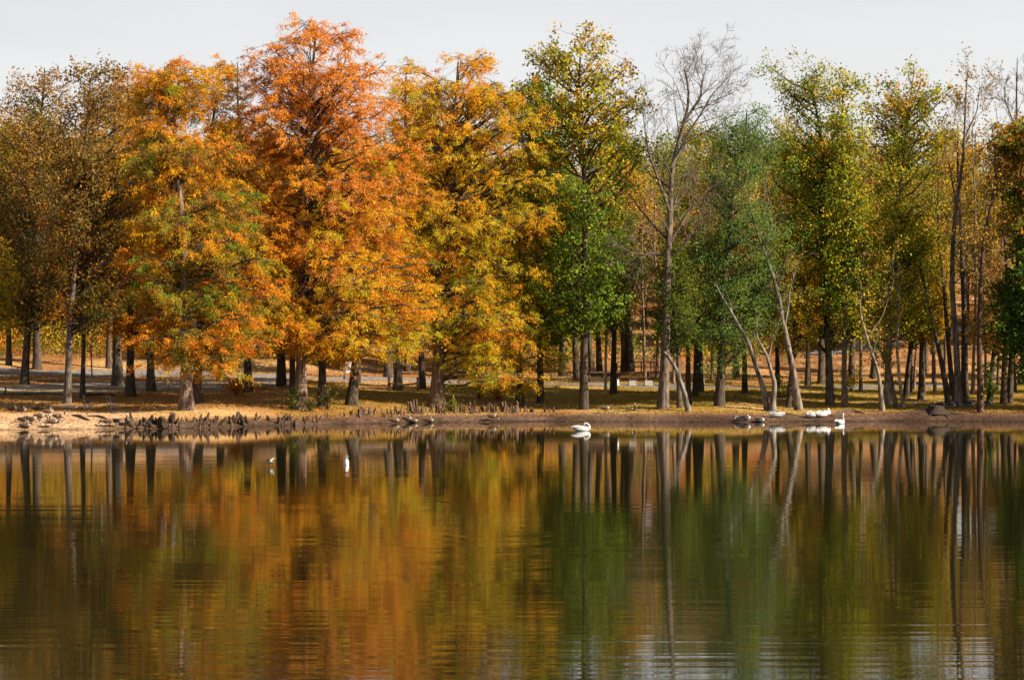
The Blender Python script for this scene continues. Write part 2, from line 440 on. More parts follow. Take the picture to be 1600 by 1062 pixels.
def build_tree(name, label, cat, base, H, prof, style, seed, r, pal_hi, pal_lo, split=0.5, dens=1.0, leaf=None, bark='bark_dark', lean=None, group=None,
               depth=0.75, cl=0.68, extra=(), tint=(1, 1, 1), nclump=None, pp=1.0, zbase=None, top=None):
    """prof: (height, x_left, x_right) rows in metres relative to the base; style cypress or broad"""
    rng = np.random.default_rng(seed)
    prof = sorted(prof)
    ph = np.array([p[0] for p in prof]); xl = np.array([p[1] for p in prof]); xr = np.array([p[2] for p in prof])
    cb = ph[0]
    topx = top if top is not None else 0.5 * (xl[-1] + xr[-1])
    ctrl = lean if lean else [(0, 0, 0), (topx * 0.15, 0, H * 0.35), (topx * 0.5, 0, H * 0.65), (topx, 0, H * 0.97)]
    P = trunk_path(ctrl, 26, 0.10 if style == 'cypress' else 0.22, rng)
    tv, tf = [], []
    nv = 0
    def addg(V, Fq):
        nonlocal nv
        tv.append(V); tf.append(Fq + nv); nv += len(V)
    addg(*trunk_mesh_arrays(P, r, r * 0.12, 0.75 if style == 'cypress' else 0.4, 0.13 if style == 'cypress' else 0.05, 14))
    # clump centres inside the envelope
    hh = np.linspace(ph[0], ph[-1], 200); wd = np.interp(hh, ph, xr) - np.interp(hh, ph, xl)
    area = np.trapezoid(wd, hh) if hasattr(np, 'trapezoid') else np.trapz(wd, hh)
    nc = nclump or int(np.clip(area * (1.0 if style == 'cypress' else 1.05), 14, 330))
    cdf = np.cumsum(wd ** 0.9); cdf /= cdf[-1]
    def sample(n):
        h = np.interp(rng.random(n), cdf, hh)
        a = np.interp(h, ph, xl); b = np.interp(h, ph, xr)
        phi = rng.uniform(0, 2 * np.pi, n); rho = (0.12 + 0.88 * rng.random(n)) ** (0.55 if style == 'cypress' else 0.40)
        return np.stack([(a + b) / 2 + (b - a) / 2 * rho * np.cos(phi), (b - a) / 2 * depth * rho * np.sin(phi), h], -1)
    cand = sample(nc * 6)
    sel = [cand[0]]
    dmin = 0.62 * math.sqrt(area / nc)
    zs = np.array([1, 1, 1.5 if style == 'cypress' else 1.0])
    for c in cand[1:]:
        if len(sel) >= nc: break
        if np.min(np.linalg.norm((np.array(sel) - c) * zs, axis=1)) > dmin: sel.append(c)
    C = np.array(sel + [np.array(e) for e in extra])
    nc = len(C)
    # limbs
    tz = P[:, 2]
    dist = np.hypot(C[:, 0] - np.interp(C[:, 2], tz, P[:, 0]), C[:, 1] - np.interp(C[:, 2], tz, P[:, 1]))
    hf0 = (C[:, 2] - ph[0]) / (ph[-1] - ph[0])
    rise = (0.12 + 0.85 * hf0 ** 1.8 if style == 'cypress' else 0.85) * rng.uniform(0.6, 1.4, nc)
    hs = np.clip(C[:, 2] - rise * dist, max(cb * 0.75, 1.5), H * 0.95)
    A = np.stack([np.interp(hs, tz, P[:, 0]), np.interp(hs, tz, P[:, 1]), hs], -1)
    mid = A * 0.45 + C * 0.55
    mid[:, 2] += (0.10 if style == 'cypress' else -0.05) * dist
    mid += rng.normal(size=(nc, 3)) * 0.10 * dist[:, None]
    LP = bez(A, mid, C, 9)
    LP[:, 1:-1] += rng.normal(size=(nc, 7, 3)) * 0.02 * dist[:, None, None]
    lr0 = np.clip(0.02 + (0.015 if style == 'cypress' else 0.021) * dist, 0.02, r * 0.55)
    LR = lr0[:, None] * np.linspace(1, 0.22, 9)[None]
    addg(*tubes(LP, LR, 6))
    # sub-clumps along the outer half of each limb
    crad = (0.74 if style == 'cypress' else cl) * math.sqrt(area / nc)
    ns = 12 if style == 'cypress' else 9
    f = rng.uniform(0.5 if style == 'cypress' else 0.4, 1.0, (nc, ns)); f[:, 0] = 1
    fi = f * 8; i0 = np.clip(fi.astype(int), 0, 7); fr = (fi - i0)[..., None]
    Q = np.take_along_axis(LP, i0[..., None].repeat(3, -1), 1) * (1 - fr) + np.take_along_axis(LP, (i0 + 1)[..., None].repeat(3, -1), 1) * fr
    off = rng.normal(size=(nc, ns, 3)) * crad * np.array([0.85, 0.85, 0.34 if style == 'cypress' else 0.7])
    if style == 'cypress': off[..., 2] -= 0.10 * np.linalg.norm(off[..., :2], axis=-1)
    S = Q + off
    Qf, Sf = Q.reshape(-1, 3), S.reshape(-1, 3)
    TP = bez(Qf, (Qf + Sf) / 2 + rng.normal(size=Qf.shape) * 0.1, Sf, 4)
    addg(*tubes(TP, np.broadcast_to(np.array([0.020, 0.016, 0.011, 0.006]), (len(Qf), 4)), 3))
    nt0 = len(tf[0]); ft = np.concatenate(tf)
    trunk = mesh_np(name + "_trunk", np.concatenate(tv), ft, None, smooth=True, mats=[M[bark], M['bark_dark']], midx=(np.arange(len(ft)) >= nt0).astype(int))
    # leaves
    px_m = F / base.y
    nl = int(area * px_m ** 2 * (1.55 if style == 'cypress' else 0.85) * dens)
    per = max(6, nl // len(Sf)); nl = per * len(Sf)
    # sub-clump colours: one choice per limb, some per sub-clump
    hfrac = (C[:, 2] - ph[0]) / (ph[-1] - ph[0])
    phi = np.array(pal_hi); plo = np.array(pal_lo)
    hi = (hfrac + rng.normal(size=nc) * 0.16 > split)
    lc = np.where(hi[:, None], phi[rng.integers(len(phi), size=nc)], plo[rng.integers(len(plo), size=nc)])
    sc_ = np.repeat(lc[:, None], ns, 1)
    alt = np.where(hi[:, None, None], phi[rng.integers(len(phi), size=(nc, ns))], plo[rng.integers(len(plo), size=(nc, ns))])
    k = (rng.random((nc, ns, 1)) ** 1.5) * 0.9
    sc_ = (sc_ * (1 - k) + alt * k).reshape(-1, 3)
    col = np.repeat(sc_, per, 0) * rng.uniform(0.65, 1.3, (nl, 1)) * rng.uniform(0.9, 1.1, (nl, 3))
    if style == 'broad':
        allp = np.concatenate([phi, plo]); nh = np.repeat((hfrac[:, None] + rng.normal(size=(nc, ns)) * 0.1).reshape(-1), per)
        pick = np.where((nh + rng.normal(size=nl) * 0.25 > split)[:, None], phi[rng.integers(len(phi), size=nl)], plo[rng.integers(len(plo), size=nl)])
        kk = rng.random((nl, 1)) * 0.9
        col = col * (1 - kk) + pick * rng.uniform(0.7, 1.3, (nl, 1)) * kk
    cc = np.repeat(Sf, per, 0)
    tw = np.repeat(nrm(Sf - Qf), per, 0)
    if style == 'cypress':
        u = rng.random((nl, 1))
        outw = cc - np.stack([np.interp(cc[:, 2], tz, P[:, 0]), np.interp(cc[:, 2], tz, P[:, 1]), cc[:, 2]], -1)
        outw = nrm(outw)
        # feathery sprays: slivers along drooping fronds
        fr_n = 8
        frd = nrm(np.repeat(nrm(Sf - Qf), fr_n, 0) * 0.7 + np.repeat(outw[::per], fr_n, 0) * 0.5 + rng.normal(size=(len(Sf) * fr_n, 3)) * 0.55 + np.array([0, 0, -0.12]))
        fidx = np.repeat(np.arange(len(Sf)) * fr_n, per) + rng.integers(fr_n, size=nl)
        fd = frd[fidx]
        fl = rng.uniform(0.6, 1.35, len(frd))[fidx][:, None] * crad
        pos = cc + fd * (u - 0.25) * fl + rng.normal(size=(nl, 3)) * crad * np.array([0.12, 0.12, 0.07])
        pos[:, 2] -= 0.30 * (u[:, 0] ** 2) * fl[:, 0]
        D = fd * 0.6 + rng.normal(size=(nl, 3)) * 0.55 + np.array([0, 0, -0.25])
        lf = leaf or (0.21, 0.040)
    else:
        pos = cc + rng.normal(size=(nl, 3)) * crad * np.array([0.42, 0.42, 0.36])
        D = rng.normal(size=(nl, 3)) + np.array([0, 0, -0.5])
        lf = leaf or (0.17, 0.12)
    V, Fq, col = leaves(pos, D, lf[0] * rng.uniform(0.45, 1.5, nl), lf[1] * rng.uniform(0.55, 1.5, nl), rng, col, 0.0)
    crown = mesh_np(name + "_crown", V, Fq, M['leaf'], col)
    if label is None: return trunk, crown
    o = thing(name, label, cat, base, group)
    a = link("trunk", trunk, o); a.color = (*tint, 1)
    link("crown", crown, o)
    return o

def px_tree(name, label, bx, by, topy, prof, style, seed, rpx, pal_hi, pal_lo, leanpx=None, extrapx=(), topx=None, **kw):
    b = at(bx, by); s = b.y / F
    zrow = HZ - (b.z - CAMZ) / s
    pr = [((zrow - y) * s, (l - bx) * s, (rr - bx) * s) for y, l, rr in prof]
    lean = [((x - bx) * s, 0, (zrow - y) * s) for x, y in leanpx] if leanpx else None
    pr = [(h, (a + c) / 2 - (c - a) * (0.555 if style == 'cypress' else 0.60), (a + c) / 2 + (c - a) * (0.555 if style == 'cypress' else 0.60)) for h, a, c in pr]
    ex = [((x - bx) * s, dy, (zrow - y) * s) for x, y, dy in extrapx]
    return build_tree(name, label, "tree", b, (zrow - topy) * s, pr, style, seed, rpx * s, pal_hi, pal_lo, lean=lean, extra=ex, top=None if topx is None else (topx - bx) * s, **kw)

# ---------------------------------------------------------------- trees with leaves that can be told apart
CYG = "bald cypresses along the shore"
px_tree("bald_cypress", "tallest cypress with a pinkish orange crown and sunlit fluted grey trunk", 470, 639, 30,
        [(32, 462, 545), (55, 420, 585), (85, 392, 620), (120, 384, 642), (180, 374, 648), (260, 384, 642), (340, 378, 652), (420, 368, 672), (480, 362, 685), (520, 385, 675), (548, 430, 610)],
        'cypress', 11, 8.5, [OR, PK, PK, OR, PK, OD], [GO, OR, GO, YE, OR, YG], split=0.42, bark='bark_cypress', group=CYG, dens=0.95, topx=490)
px_tree("bald_cypress", "gold and green cypress with a thick smooth grey trunk beside the row of knees", 683, 636, 80,
        [(82, 690, 755), (108, 628, 812), (170, 602, 852), (250, 602, 890), (330, 612, 884), (400, 622, 856), (480, 650, 842), (540, 690, 858), (590, 745, 842)],
        'cypress', 12, 9.5, [GO, YE, OR, YG, GO, GO], [GO, YE, YG, YE, OR, YG, GR], bark='bark_cypress', group=CYG, dens=0.95, topx=715, tint=(1.1, 1.1, 1.1))
px_tree("bald_cypress", "broad golden brown cypress with a reddish buttressed trunk standing nearest the left bank", 292, 640, 85,
        [(88, 240, 300), (112, 222, 332), (180, 202, 352), (260, 196, 380), (350, 200, 408), (440, 196, 420), (515, 182, 430), (550, 235, 405), (578, 310, 395)],
        'cypress', 13, 8.5, [GO, OR, OL, GO, BR, GR], [OR, OL, GO, OR, GR, OD, GM], bark='bark_cypress', group=CYG, dens=0.9, topx=268)
px_tree("bald_cypress", "slim cypress with several gold tips rising just behind the reddish buttressed trunk", 308, 630, 92,
        [(94, 338, 352), (130, 312, 372), (200, 305, 388), (300, 300, 402), (400, 296, 410), (500, 300, 412)],
        'cypress', 14, 6.5, [GO, GO, OR, BR], [OR, OL, GR, OD], bark='bark_dark', group=CYG, dens=0.8, topx=345)
px_tree("bald_cypress", "narrow cypress with drooping orange lower sprays and a dark flared trunk right of the benches", 204, 620, 104,
        [(108, 190, 212), (200, 180, 238), (300, 166, 258), (400, 156, 266), (480, 168, 280), (525, 178, 272)],
        'cypress', 15, 6, [GO, BR, OL, OR], [OR, OD, OR, GO], bark='bark_dark', group=CYG, dens=0.8)
px_tree("bald_cypress", "cypress with a dark trunk and leafy sprouts close behind the tallest cypress", 504, 635, 215,
        [(220, 490, 530), (320, 450, 580), (420, 430, 600), (520, 440, 590), (560, 470, 570)],
        'cypress', 16, 6, [OR, GO], [YG, GO, YG, OR], bark='bark_dark', group=CYG, dens=0.7)
px_tree("bald_cypress", "short golden cypress with a dark leaning trunk in front of the white notice board", 549, 633, 250,
        [(255, 560, 600), (340, 530, 640), (430, 520, 660), (500, 535, 665), (555, 575, 640)],
        'cypress', 17, 7, [OR, GO, PK], [GO, YG, OR], bark='bark_dark', group=CYG, dens=0.75, leanpx=[(549, 633), (557, 560), (570, 400), (580, 258)])
px_tree("bald_cypress", "small yellow green cypress with foliage hanging low right of the thick smooth trunk", 813, 634, 300,
        [(305, 795, 825), (400, 762, 852), (480, 745, 876), (560, 750, 884), (602, 775, 868)],
        'cypress', 18, 5, [GO, YG, GO], [YG, GR, GO, YG], bark='bark_dark', group=CYG, dens=0.8)
px_tree("maple_tree", "bright green maple showing between the golden cypress and the tall sycamore", 845, 631, 108,
        [(112, 815, 838), (160, 806, 880), (240, 818, 892), (340, 838, 898), (440, 838, 905), (520, 850, 905)],
        'broad', 19, 5, [GM, GM, GR], [GR, GM, OL, GD], dens=0.9, leaf=(0.2, 0.14))
px_tree("bald_cypress", "brownish gold cypress rising between the olive brown oak and the broad golden brown cypress", 236, 612, 112,
        [(115, 205, 235), (170, 185, 262), (260, 180, 275), (360, 180, 285), (450, 190, 280), (520, 205, 270)],
        'cypress', 41, 5.5, [GO, BR, OL], [OL, BR, OD, GD], bark='bark_dark', group=CYG, dens=0.75)
px_tree("bald_cypress", "thin leaved rusty cypress in the gap left of the tallest cypress", 388, 612, 82,
        [(85, 362, 385), (140, 345, 402), (230, 335, 420), (330, 335, 430), (430, 340, 430), (520, 355, 420)],
        'cypress', 42, 5.5, [OD, OR, BR], [OL, BR, OD, GR], bark='bark_dark', group=CYG, dens=0.6, topx=372)
px_tree("bald_cypress", "golden green cypress in the gap between the tallest cypress and the thick smooth trunked one", 622, 610, 92,
        [(95, 625, 650), (150, 600, 670), (250, 590, 680), (350, 580, 690), (450, 585, 690), (530, 600, 670)],
        'cypress', 43, 5.5, [GO, YG, OR], [YG, OL, GO, GR], bark='bark_dark', group=CYG, dens=0.75, topx=638)
SYG = "tall sycamores along the shore"
px_tree("sycamore_tree", "tall airy yellow green sycamore on one straight dark trunk above the preening swan", 913, 639, 48,
        [(52, 862, 938), (85, 835, 968), (130, 830, 992), (200, 845, 1006), (260, 865, 1005), (340, 858, 985), (400, 850, 985), (460, 840, 990), (505, 890, 950)],
        'broad', 21, 6.5, [YG, YE, GR, BR, GR, GO], [GR, GM, GM, GR], split=0.48, dens=0.36, nclump=120, cl=0.52, leaf=(0.19, 0.16), group=SYG, topx=908)
px_tree("sycamore_tree", "dark sycamore with a stray leafy bough reaching left against the sky", 1297, 633, 100,
        [(104, 1255, 1272), (130, 1228, 1290), (200, 1214, 1315), (300, 1204, 1340), (400, 1208, 1352), (480, 1228, 1350), (530, 1255, 1335)],
        'broad', 22, 6, [GR, YG, GM, GR, YG, GR, OR], [GD, GR, GM, GM, GR, YG], split=0.5, dens=0.66, leaf=(0.155, 0.125), group=SYG, topx=1268,
        extrapx=[(1195, 105, 0), (1212, 122, 0.4), (1225, 135, 0)], bark='bark_grey', tint=(0.6, 0.58, 0.55))
px_tree("sycamore_tree", "sycamore with a straight tan trunk next to the sycamore with the stray bough", 1320, 636, 104,
        [(108, 1308, 1332), (150, 1295, 1348), (230, 1300, 1362), (320, 1300, 1380), (420, 1300, 1378), (520, 1310, 1365)],
        'broad', 23, 4.5, [YG, YG, GR, GO, GM], [YG, GR, YG, GM], dens=0.52, leaf=(0.17, 0.14), group=SYG, bark='bark_grey', tint=(0.75, 0.65, 0.55))
px_tree("sycamore_tree", "rounded yellow green sycamore with a pale upper trunk standing over the crooked saplings", 1386, 632, 92,
        [(95, 1405, 1465), (125, 1370, 1483), (200, 1357, 1485), (280, 1370, 1476), (360, 1372, 1462), (450, 1362, 1450), (525, 1372, 1440)],
        'broad', 24, 5.5, [YG, GR, YG, GM, GR, OR], [GR, YG, YG, GM], dens=0.5, leaf=(0.17, 0.14), group=SYG, bark='bark_pale', tint=(0.8, 0.75, 0.65), topx=1425)
px_tree("locust_tree", "soft blue green tree with fine foliage right of the big bare tree", 1124, 634, 158,
        [(162, 1135, 1198), (215, 1104, 1214), (300, 1094, 1228), (400, 1086, 1228), (480, 1092, 1218), (560, 1096, 1180)],
        'broad', 25, 7, [BG, BG, GM, GR], [GM, BG, GR, BG, GM], dens=0.85, leaf=(0.17, 0.06), topx=1165, depth=0.4)
OKG = "brown leaved oaks on the left"
px_tree("oak_tree", "olive brown oak with a straight grey trunk growing at the edge of the sandy beach", 105, 630, 98,
        [(101, 120, 172), (140, 104, 198), (220, 100, 226), (320, 82, 218), (420, 66, 198), (490, 85, 180)],
        'broad', 31, 5.5, [BR * 0.75, OL * 0.75, TN * 0.8, BR * 0.7], [BR * 0.6, OL * 0.6, GD, OD * 0.6], dens=0.5, leaf=(0.20, 0.11), group=OKG, bark='bark_grey', tint=(0.75, 0.72, 0.72), topx=148)
px_tree("oak_tree", "rusty oak with a dark leaning trunk on the strip between the two gravel tracks", 38, 600, 104,
        [(108, 45, 80), (150, 8, 110), (250, -28, 128), (350, -38, 136), (450, -28, 118), (500, 0, 90)],
        'broad', 32, 6, [BR * 0.8, OL * 0.7, BR, GO * 0.6], [BR * 0.6, OL * 0.6, GD, TN * 0.6], dens=0.52, leaf=(0.20, 0.11), group=OKG, leanpx=[(38, 600), (44, 500), (62, 380), (62, 106)])
px_tree("oak_tree", "dark trunked oak above the upper track at the far left", 58, 577, 190,
        [(195, 20, 90), (300, 0, 120), (400, 0, 125), (470, 20, 110)],
        'broad', 33, 6, [BR, OD, OL], [OL, BR, GD], dens=0.55, leaf=(0.22, 0.12), group=OKG)
px_tree("oak_tree", "slender oak with a thin dark trunk behind the left hand bench", 129, 622, 240,
        [(245, 110, 150), (330, 95, 170), (430, 95, 175), (500, 105, 160)],
        'broad', 34, 3.8, [OL, BR], [GD, BR, OL], dens=0.5, leaf=(0.20, 0.11), group=OKG)
px_tree("oak_tree", "thick dark trunked oak left of the narrow cypress, on the leafy verge", 184, 603, 130,
        [(135, 150, 200), (220, 130, 235), (330, 130, 240), (440, 140, 235), (500, 150, 225)],
        'broad', 35, 8, [BR, OL, GO], [BR, GD, OL, OD], dens=0.55, leaf=(0.20, 0.11), group=OKG)
px_tree("gum_tree", "red and green leaved tree leaning in at the far right edge above bare trunks", 1612, 640, 165,
        [(168, 1588, 1625), (200, 1568, 1640), (260, 1566, 1650), (350, 1574, 1650), (450, 1566, 1650), (560, 1572, 1650)],
        'broad', 36, 7, [OR, RD, GR, OL], [GD, GM, GR, GD], dens=0.9, leaf=(0.24, 0.17), split=0.7)
px_tree("dogwood_tree", "small yellow tinged tree with light leaves at the left edge", -22, 620, 390,
        [(395, -20, 5), (430, -40, 28), (470, -45, 30), (500, -30, 10)],
        'broad', 37, 3, [YE, GO, GR], [YG, GR, GO], dens=0.7, leaf=(0.2, 0.13))

# ---------------------------------------------------------------- trees further back: shared crowns, each one its own tree
protos = []
for i, (hi, lo, st) in enumerate([([BR, OL, GO], [BR, GD, OL, GR], 'broad'), ([GO, YG, OL], [GR, OL, GO], 'broad'), ([GR, GM, OL], [GD, GR, GM], 'broad'),
                                  ([BR, GO, TN, OD * 0.8], [OL, BR, TN], 'broad'), ([TN, BR, OL], [OL, BR], 'broad')]):
    protos.append(build_tree("wood_tree", None, None, Vector((0, 175, 0)), 17, [(6.2, -1.5, 1.5), (8, -3.2, 3.2), (11, -3.8, 3.6), (14, -3.0, 3.2), (16.5, -1.2, 1.0), (17.2, -0.3, 0.3)],
                             st, 50 + i, 0.27, hi, lo, dens=0.66, leaf=(0.21, 0.15)))
MG = "trees on the park lawn behind the shore"
ORD = [
 (440, 604, 0, 1.05, 9, "thick trunked tree left of the tallest cypress, by the gravel lot"),
 (458, 628, 3, 0.8, 6.5, "dark trunk hugging the left side of the tallest cypress"),
 (606, 590, 3, 1.1, 7, "forked dark tree on the lawn beyond the low bar barrier"),
 (660, 608, 1, 0.9, 5, "dark trunk at the right hand post of the low bar barrier"),
 (636, 580, 0, 1.0, 4, "slim tree far up the lawn over the middle of the bar barrier"),
 (742, 590, 1, 1.1, 5, "dark trunked tree beyond the road right of the thick smooth cypress"),
 (775, 583, 0, 1.0, 4, "slim tree beyond the road over the right end of the knees"),
 (878, 588, 3, 1.0, 5, "leaning orange tinged tree past the road, left of the tall sycamore"),
 (902, 593, 2, 1.0, 6.5, "tree with two pale stems just left of the tall sycamore trunk"),
 (925, 588, 3, 0.95, 6, "dark tree at the left end of the brown guard rail"),
 (937, 584, 0, 1.0, 4.5, "slim grey tree behind the left part of the guard rail"),
 (959, 616, 2, 0.85, 5.5, "dark straight tree just right of the pale wooden pole"),
 (975, 583, 3, 1.0, 5, "tree behind the guard rail at the left end of the bridge railing"),
 (986, 583, 0, 1.1, 6, "broad trunked tree standing left against the dark bridge railing"),
 (1062, 637, 2, 0.66, 5.5, "green tree with a straight brown trunk right beside the big bare tree"),
 (1076, 632, 4, 0.72, 6, "tall dark trunk rising behind the curved broken snag"),
 (1086, 620, 4, 0.8, 4.5, "slim tan tree sunlit on its right side behind the snag"),
 (1095, 612, 0, 0.8, 3.5, "thin dark tree between the sunlit tan tree and the blue green tree"),
 (1164, 614, 3, 0.75, 5.5, "dark stubby trunk beyond the road right of the blue green tree"),
 (1150, 590, 4, 1.0, 4, "thin far tree half hidden by the blue green foliage"),
 (1214, 620, 1, 0.7, 6.5, "leaning tan tree behind the pair of pale leaning stems"),
 (1232, 637, 1, 0.7, 3.2, "slim tree close beside the pale leaning bare tree"),
 (1262, 603, 1, 0.8, 5, "dark leaning tree left of the two sycamore trunks"),
 (1283, 600, 2, 1.0, 4.5, "green tree up the slope behind the dark sycamore with the stray bough"),
 (1330, 595, 0, 1.0, 4, "tree with an upright dark trunk behind the tan sycamore trunk"),
 (1364, 592, 4, 0.9, 4.5, "dark tree beyond the crooked saplings at the foot of the leafy hill"),
 (1415, 622, 1, 0.72, 7, "thick dark trunked tree left of the sunlit pale trunk"),
 (1422, 612, 4, 0.72, 4.5, "dark tree tucked behind the thick trunk left of the picnic table on the hill"),
 (1438, 624, 1, 0.72, 6.5, "tree with a sunlit pale side standing below the picnic table on the hill"),
 (1446, 580, 4, 0.75, 4.5, "dark tree on the hill right of the picnic table"),
 (1546, 627, 4, 0.62, 9, "massive dark trunk at the right among the bare stems"),
 (1595, 600, 4, 0.8, 6, "dark tree past the road at the far right edge"),
 (345, 596, 3, 0.95, 4, "slim orange leaved tree on the gravel lot edge behind the broad golden cypress"),
 (14, 570, 1, 0.9, 3.5, "slim yellow tree up the bank at the far left edge"),
 (170, 575, 2, 0.9, 3, "thin greenish tree past the upper track left of the thick dark trunk"),
]
LT = []
for i, (x, y, p, sc, rp, lab) in enumerate(ORD):
    b = at(x, y)
    tr, cr = protos[p]
    o = thing("lawn_tree", lab, "tree", b, MG, rz=(i * 2.4) % 6.28)
    s = b.y / F
    kr = rp * s / 0.27
    o.rotation_euler = (0.035 * math.sin(i * 5.1), (0.10 if x > 1040 else 0.06) * math.sin(i * 3.7), o.rotation_euler[2])
    a = link("trunk", tr, o)
    c = link("crown", cr, o)
    o.scale = (sc * (0.75 + 0.25 * kr), sc * (0.75 + 0.25 * kr), sc)
    v = 0.75 + 0.5 * ((i * 37) % 11) / 10
    c.color = (v, v * (0.92 + 0.02 * (i % 7)), v, 1)
    a.color = (0.8 + 0.1 * (i % 5), 0.8 + 0.09 * (i % 5), 0.8 + 0.08 * (i % 5), 1)

# ---------------------------------------------------------------- the far wood: one mass
def np_mesh(me):
    v = np.empty(len(me.vertices) * 3, np.float32); me.vertices.foreach_get("co", v)
    l = np.empty(len(me.loops), np.int32); me.loops.foreach_get("vertex_index", l)
    return v.reshape(-1, 3), l.reshape(-1, 4)
def np_cols(me):
    c = np.empty(len(me.polygons) * 4, np.float32); me.attributes["leaf_colour"].data.foreach_get("color", c)
    return c.reshape(-1, 4)[:, :3]
pn = [(np_mesh(t), np_mesh(c), np_cols(c)) for t, c in protos]
rng = np.random.default_rng(99)
fv, ff, fc, fm = [], [], [], []
cnt = 0
spots = []
for X in np.arange(-95, 110, 4.0):
    for Yb in (208, 226, 246, 270, 300):
        x = X * Yb / 200 + rng.uniform(-2, 2); y = Yb + rng.uniform(-8, 8)
        spots.append((x, y))
for X in np.arange(-80, -16, 5.0):       # the wood comes closer on the left
    spots.append((X + rng.uniform(-1.5, 1.5), 186 + rng.uniform(-5, 8)))
for x, y in [(46, 150), (52, 141), (50, 160), (58, 148), (64, 140), (56, 170), (49, 176), (66, 158), (74, 150), (-52, 140), (-58, 150), (-46, 165), (42, 138), (52, 133)]:
    spots.append((x, y))
for x, y in spots:
    p = int(rng.choice(5, p=[0.27, 0.20, 0.22, 0.08, 0.23]))
    (V1, F1), (V2, F2), c2 = pn[p]
    if y > 200:
        k = rng.random(len(F2)) < 0.9
        kk = np.where(k)[0]
        V2 = V2.reshape(-1, 4, 3)[kk].reshape(-1, 3); F2 = np.arange(len(V2)).reshape(-1, 4); c2 = c2[kk]
        F1 = F1[:14 * 25]                      # bare trunk only, limbs are lost in the mass
        V1 = V1[:14 * 26]
    a = rng.uniform(0, 6.28); s = rng.uniform(0.9, 1.28) if y > 200 else rng.uniform(0.8, 1.1); ca, sa = math.cos(a), math.sin(a)
    R = np.array([[ca, -sa, 0], [sa, ca, 0], [0, 0, 1]]) * s
    o = np.array([x, y, float(gz(x, y))])
    tint = rng.uniform(0.55, 1.1) * np.array([1.0, rng.uniform(0.92, 1.12), 1.0])
    fv += [V1 @ R.T + o, V2 @ R.T + o]; ff += [F1 + cnt, F2 + cnt + len(V1)]; cnt += len(V1) + len(V2)
    fc += [np.full((len(F1), 3), 0.1), c2 * tint]; fm += [np.zeros(len(F1)), np.ones(len(F2))]
me = mesh_np("far_woods", np.concatenate(fv), np.concatenate(ff), None, np.concatenate(fc), mats=[M['bark_dark'], M['leaf']], midx=np.concatenate(fm))
fw = link("far_woods", me)
tag(fw, "autumn wood on the slope behind the park lawn, read as one mass", "wood", kind="stuff")
del fv, ff, fc, fm

# undergrowth along the wood's foot
def scatter(name, label, cat, X, Y, H, n_per, leaf, pal, seed, spread):
    r = np.random.default_rng(seed)
    n = len(X); z = gz(X, Y)
    c = np.stack([X, Y, z], -1)
    N = n * n_per
    cc = np.repeat(c, n_per, 0); hh_ = np.repeat(H, n_per)
    u = r.random(N)
    pos = cc + np.stack([r.normal(size=N) * spread, r.normal(size=N) * spread, 0.04 + u * hh_], -1)
    pos[:, 2] = np.maximum(pos[:, 2], gz(pos[:, 0], pos[:, 1]) + 0.03)
    pal = np.array(pal)
    col = np.repeat(pal[r.integers(len(pal), size=n)], n_per, 0) * r.uniform(0.6, 1.3, (N, 1))
    V, Fq, col = leaves(pos, r.normal(size=(N, 3)), leaf[0] * r.uniform(0.6, 1.3, N), leaf[1] * r.uniform(0.6, 1.3, N), r, col)
    return tag(link(name, mesh_np(name, V, Fq, M['leaf'], col)), label, cat, kind="stuff")
r = np.random.default_rng(5)
X = r.uniform(-75, 85, 1500); Y = np.where(X < -14, r.uniform(178, 205, 1500), r.uniform(192, 255, 1500))
pxx = 800 + X * F / Y
window = ((pxx > 1235) & (pxx < 1600)) | ((pxx > 985) & (pxx < 1045))
keep = (X < -14) | (r.random(len(X)) < np.where(window, 0.12, 0.9))
X, Y = X[keep], Y[keep]
scatter("undergrowth", "tangled green and brown undergrowth along the foot of the wood", "undergrowth", X, Y, r.uniform(0.8, 4.5, len(X)), 150, (0.26, 0.15), [GD, GR, OL, BR, GO, YG, OD], 6, 0.9)
# fallen leaves over lawn and hill
N = 150000
Y = 116 + 130 * r.random(N) ** 1.3; X = r.uniform(-0.29, 0.29, N) * Y
k = (Y - shore(X) > 1.0) & ((Y - shore(X) > 3.2) | (r.random(N) < 0.25)) & ~((X > -8) & (Y - shore(X) > 4) & (Y - shore(X) < 27) & (r.random(N) < 0.5)) & ~((X < -15) & (Y - shore(X) < 8) & (r.random(N) < 0.85))
X, Y = X[k], Y[k]; N = len(X)
pal = np.array([BR, OD * 0.8, GO * 0.6, TN, np.array([0.42, 0.24, 0.10]), OR * 0.7])
col = pal[r.integers(len(pal), size=N)] * r.uniform(0.6, 1.3, (N, 1))
D = r.normal(size=(N, 3)); D[:, 2] *= 0.35
V, Fq, col = leaves(np.stack([X, Y, gz(X, Y) + r.uniform(0.01, 0.05, N)], -1), D, r.uniform(0.08, 0.17, N), r.uniform(0.05, 0.11, N), r, col)
tag(link("fallen_leaves", mesh_np("fallen_leaves", V, Fq, M['leaf'], col)), "fallen brown and orange leaves strewn over the lawn", "leaves", kind="stuff")
N = 14000
X = r.uniform(-38, 42, N); t_ = r.random(N) ** 1.3 * 3.2 - 0.05; Y = shore(X) + t_
pal = np.array([mud * 0.5, mud, litter * 0.8, np.array([0.30, 0.26, 0.22]), BR * 0.6, sand * 0.7])
col = pal[r.choice(6, size=N, p=[0.35, 0.25, 0.2, 0.06, 0.09, 0.05])] * r.uniform(0.6, 1.3, (N, 1))
V, Fq, col = leaves(np.stack([X, Y, np.maximum(gz(X, Y), 0) + 0.025], -1), r.normal(size=(N, 3)), r.uniform(0.03, 0.11, N), r.uniform(0.02, 0.05, N), r, col)
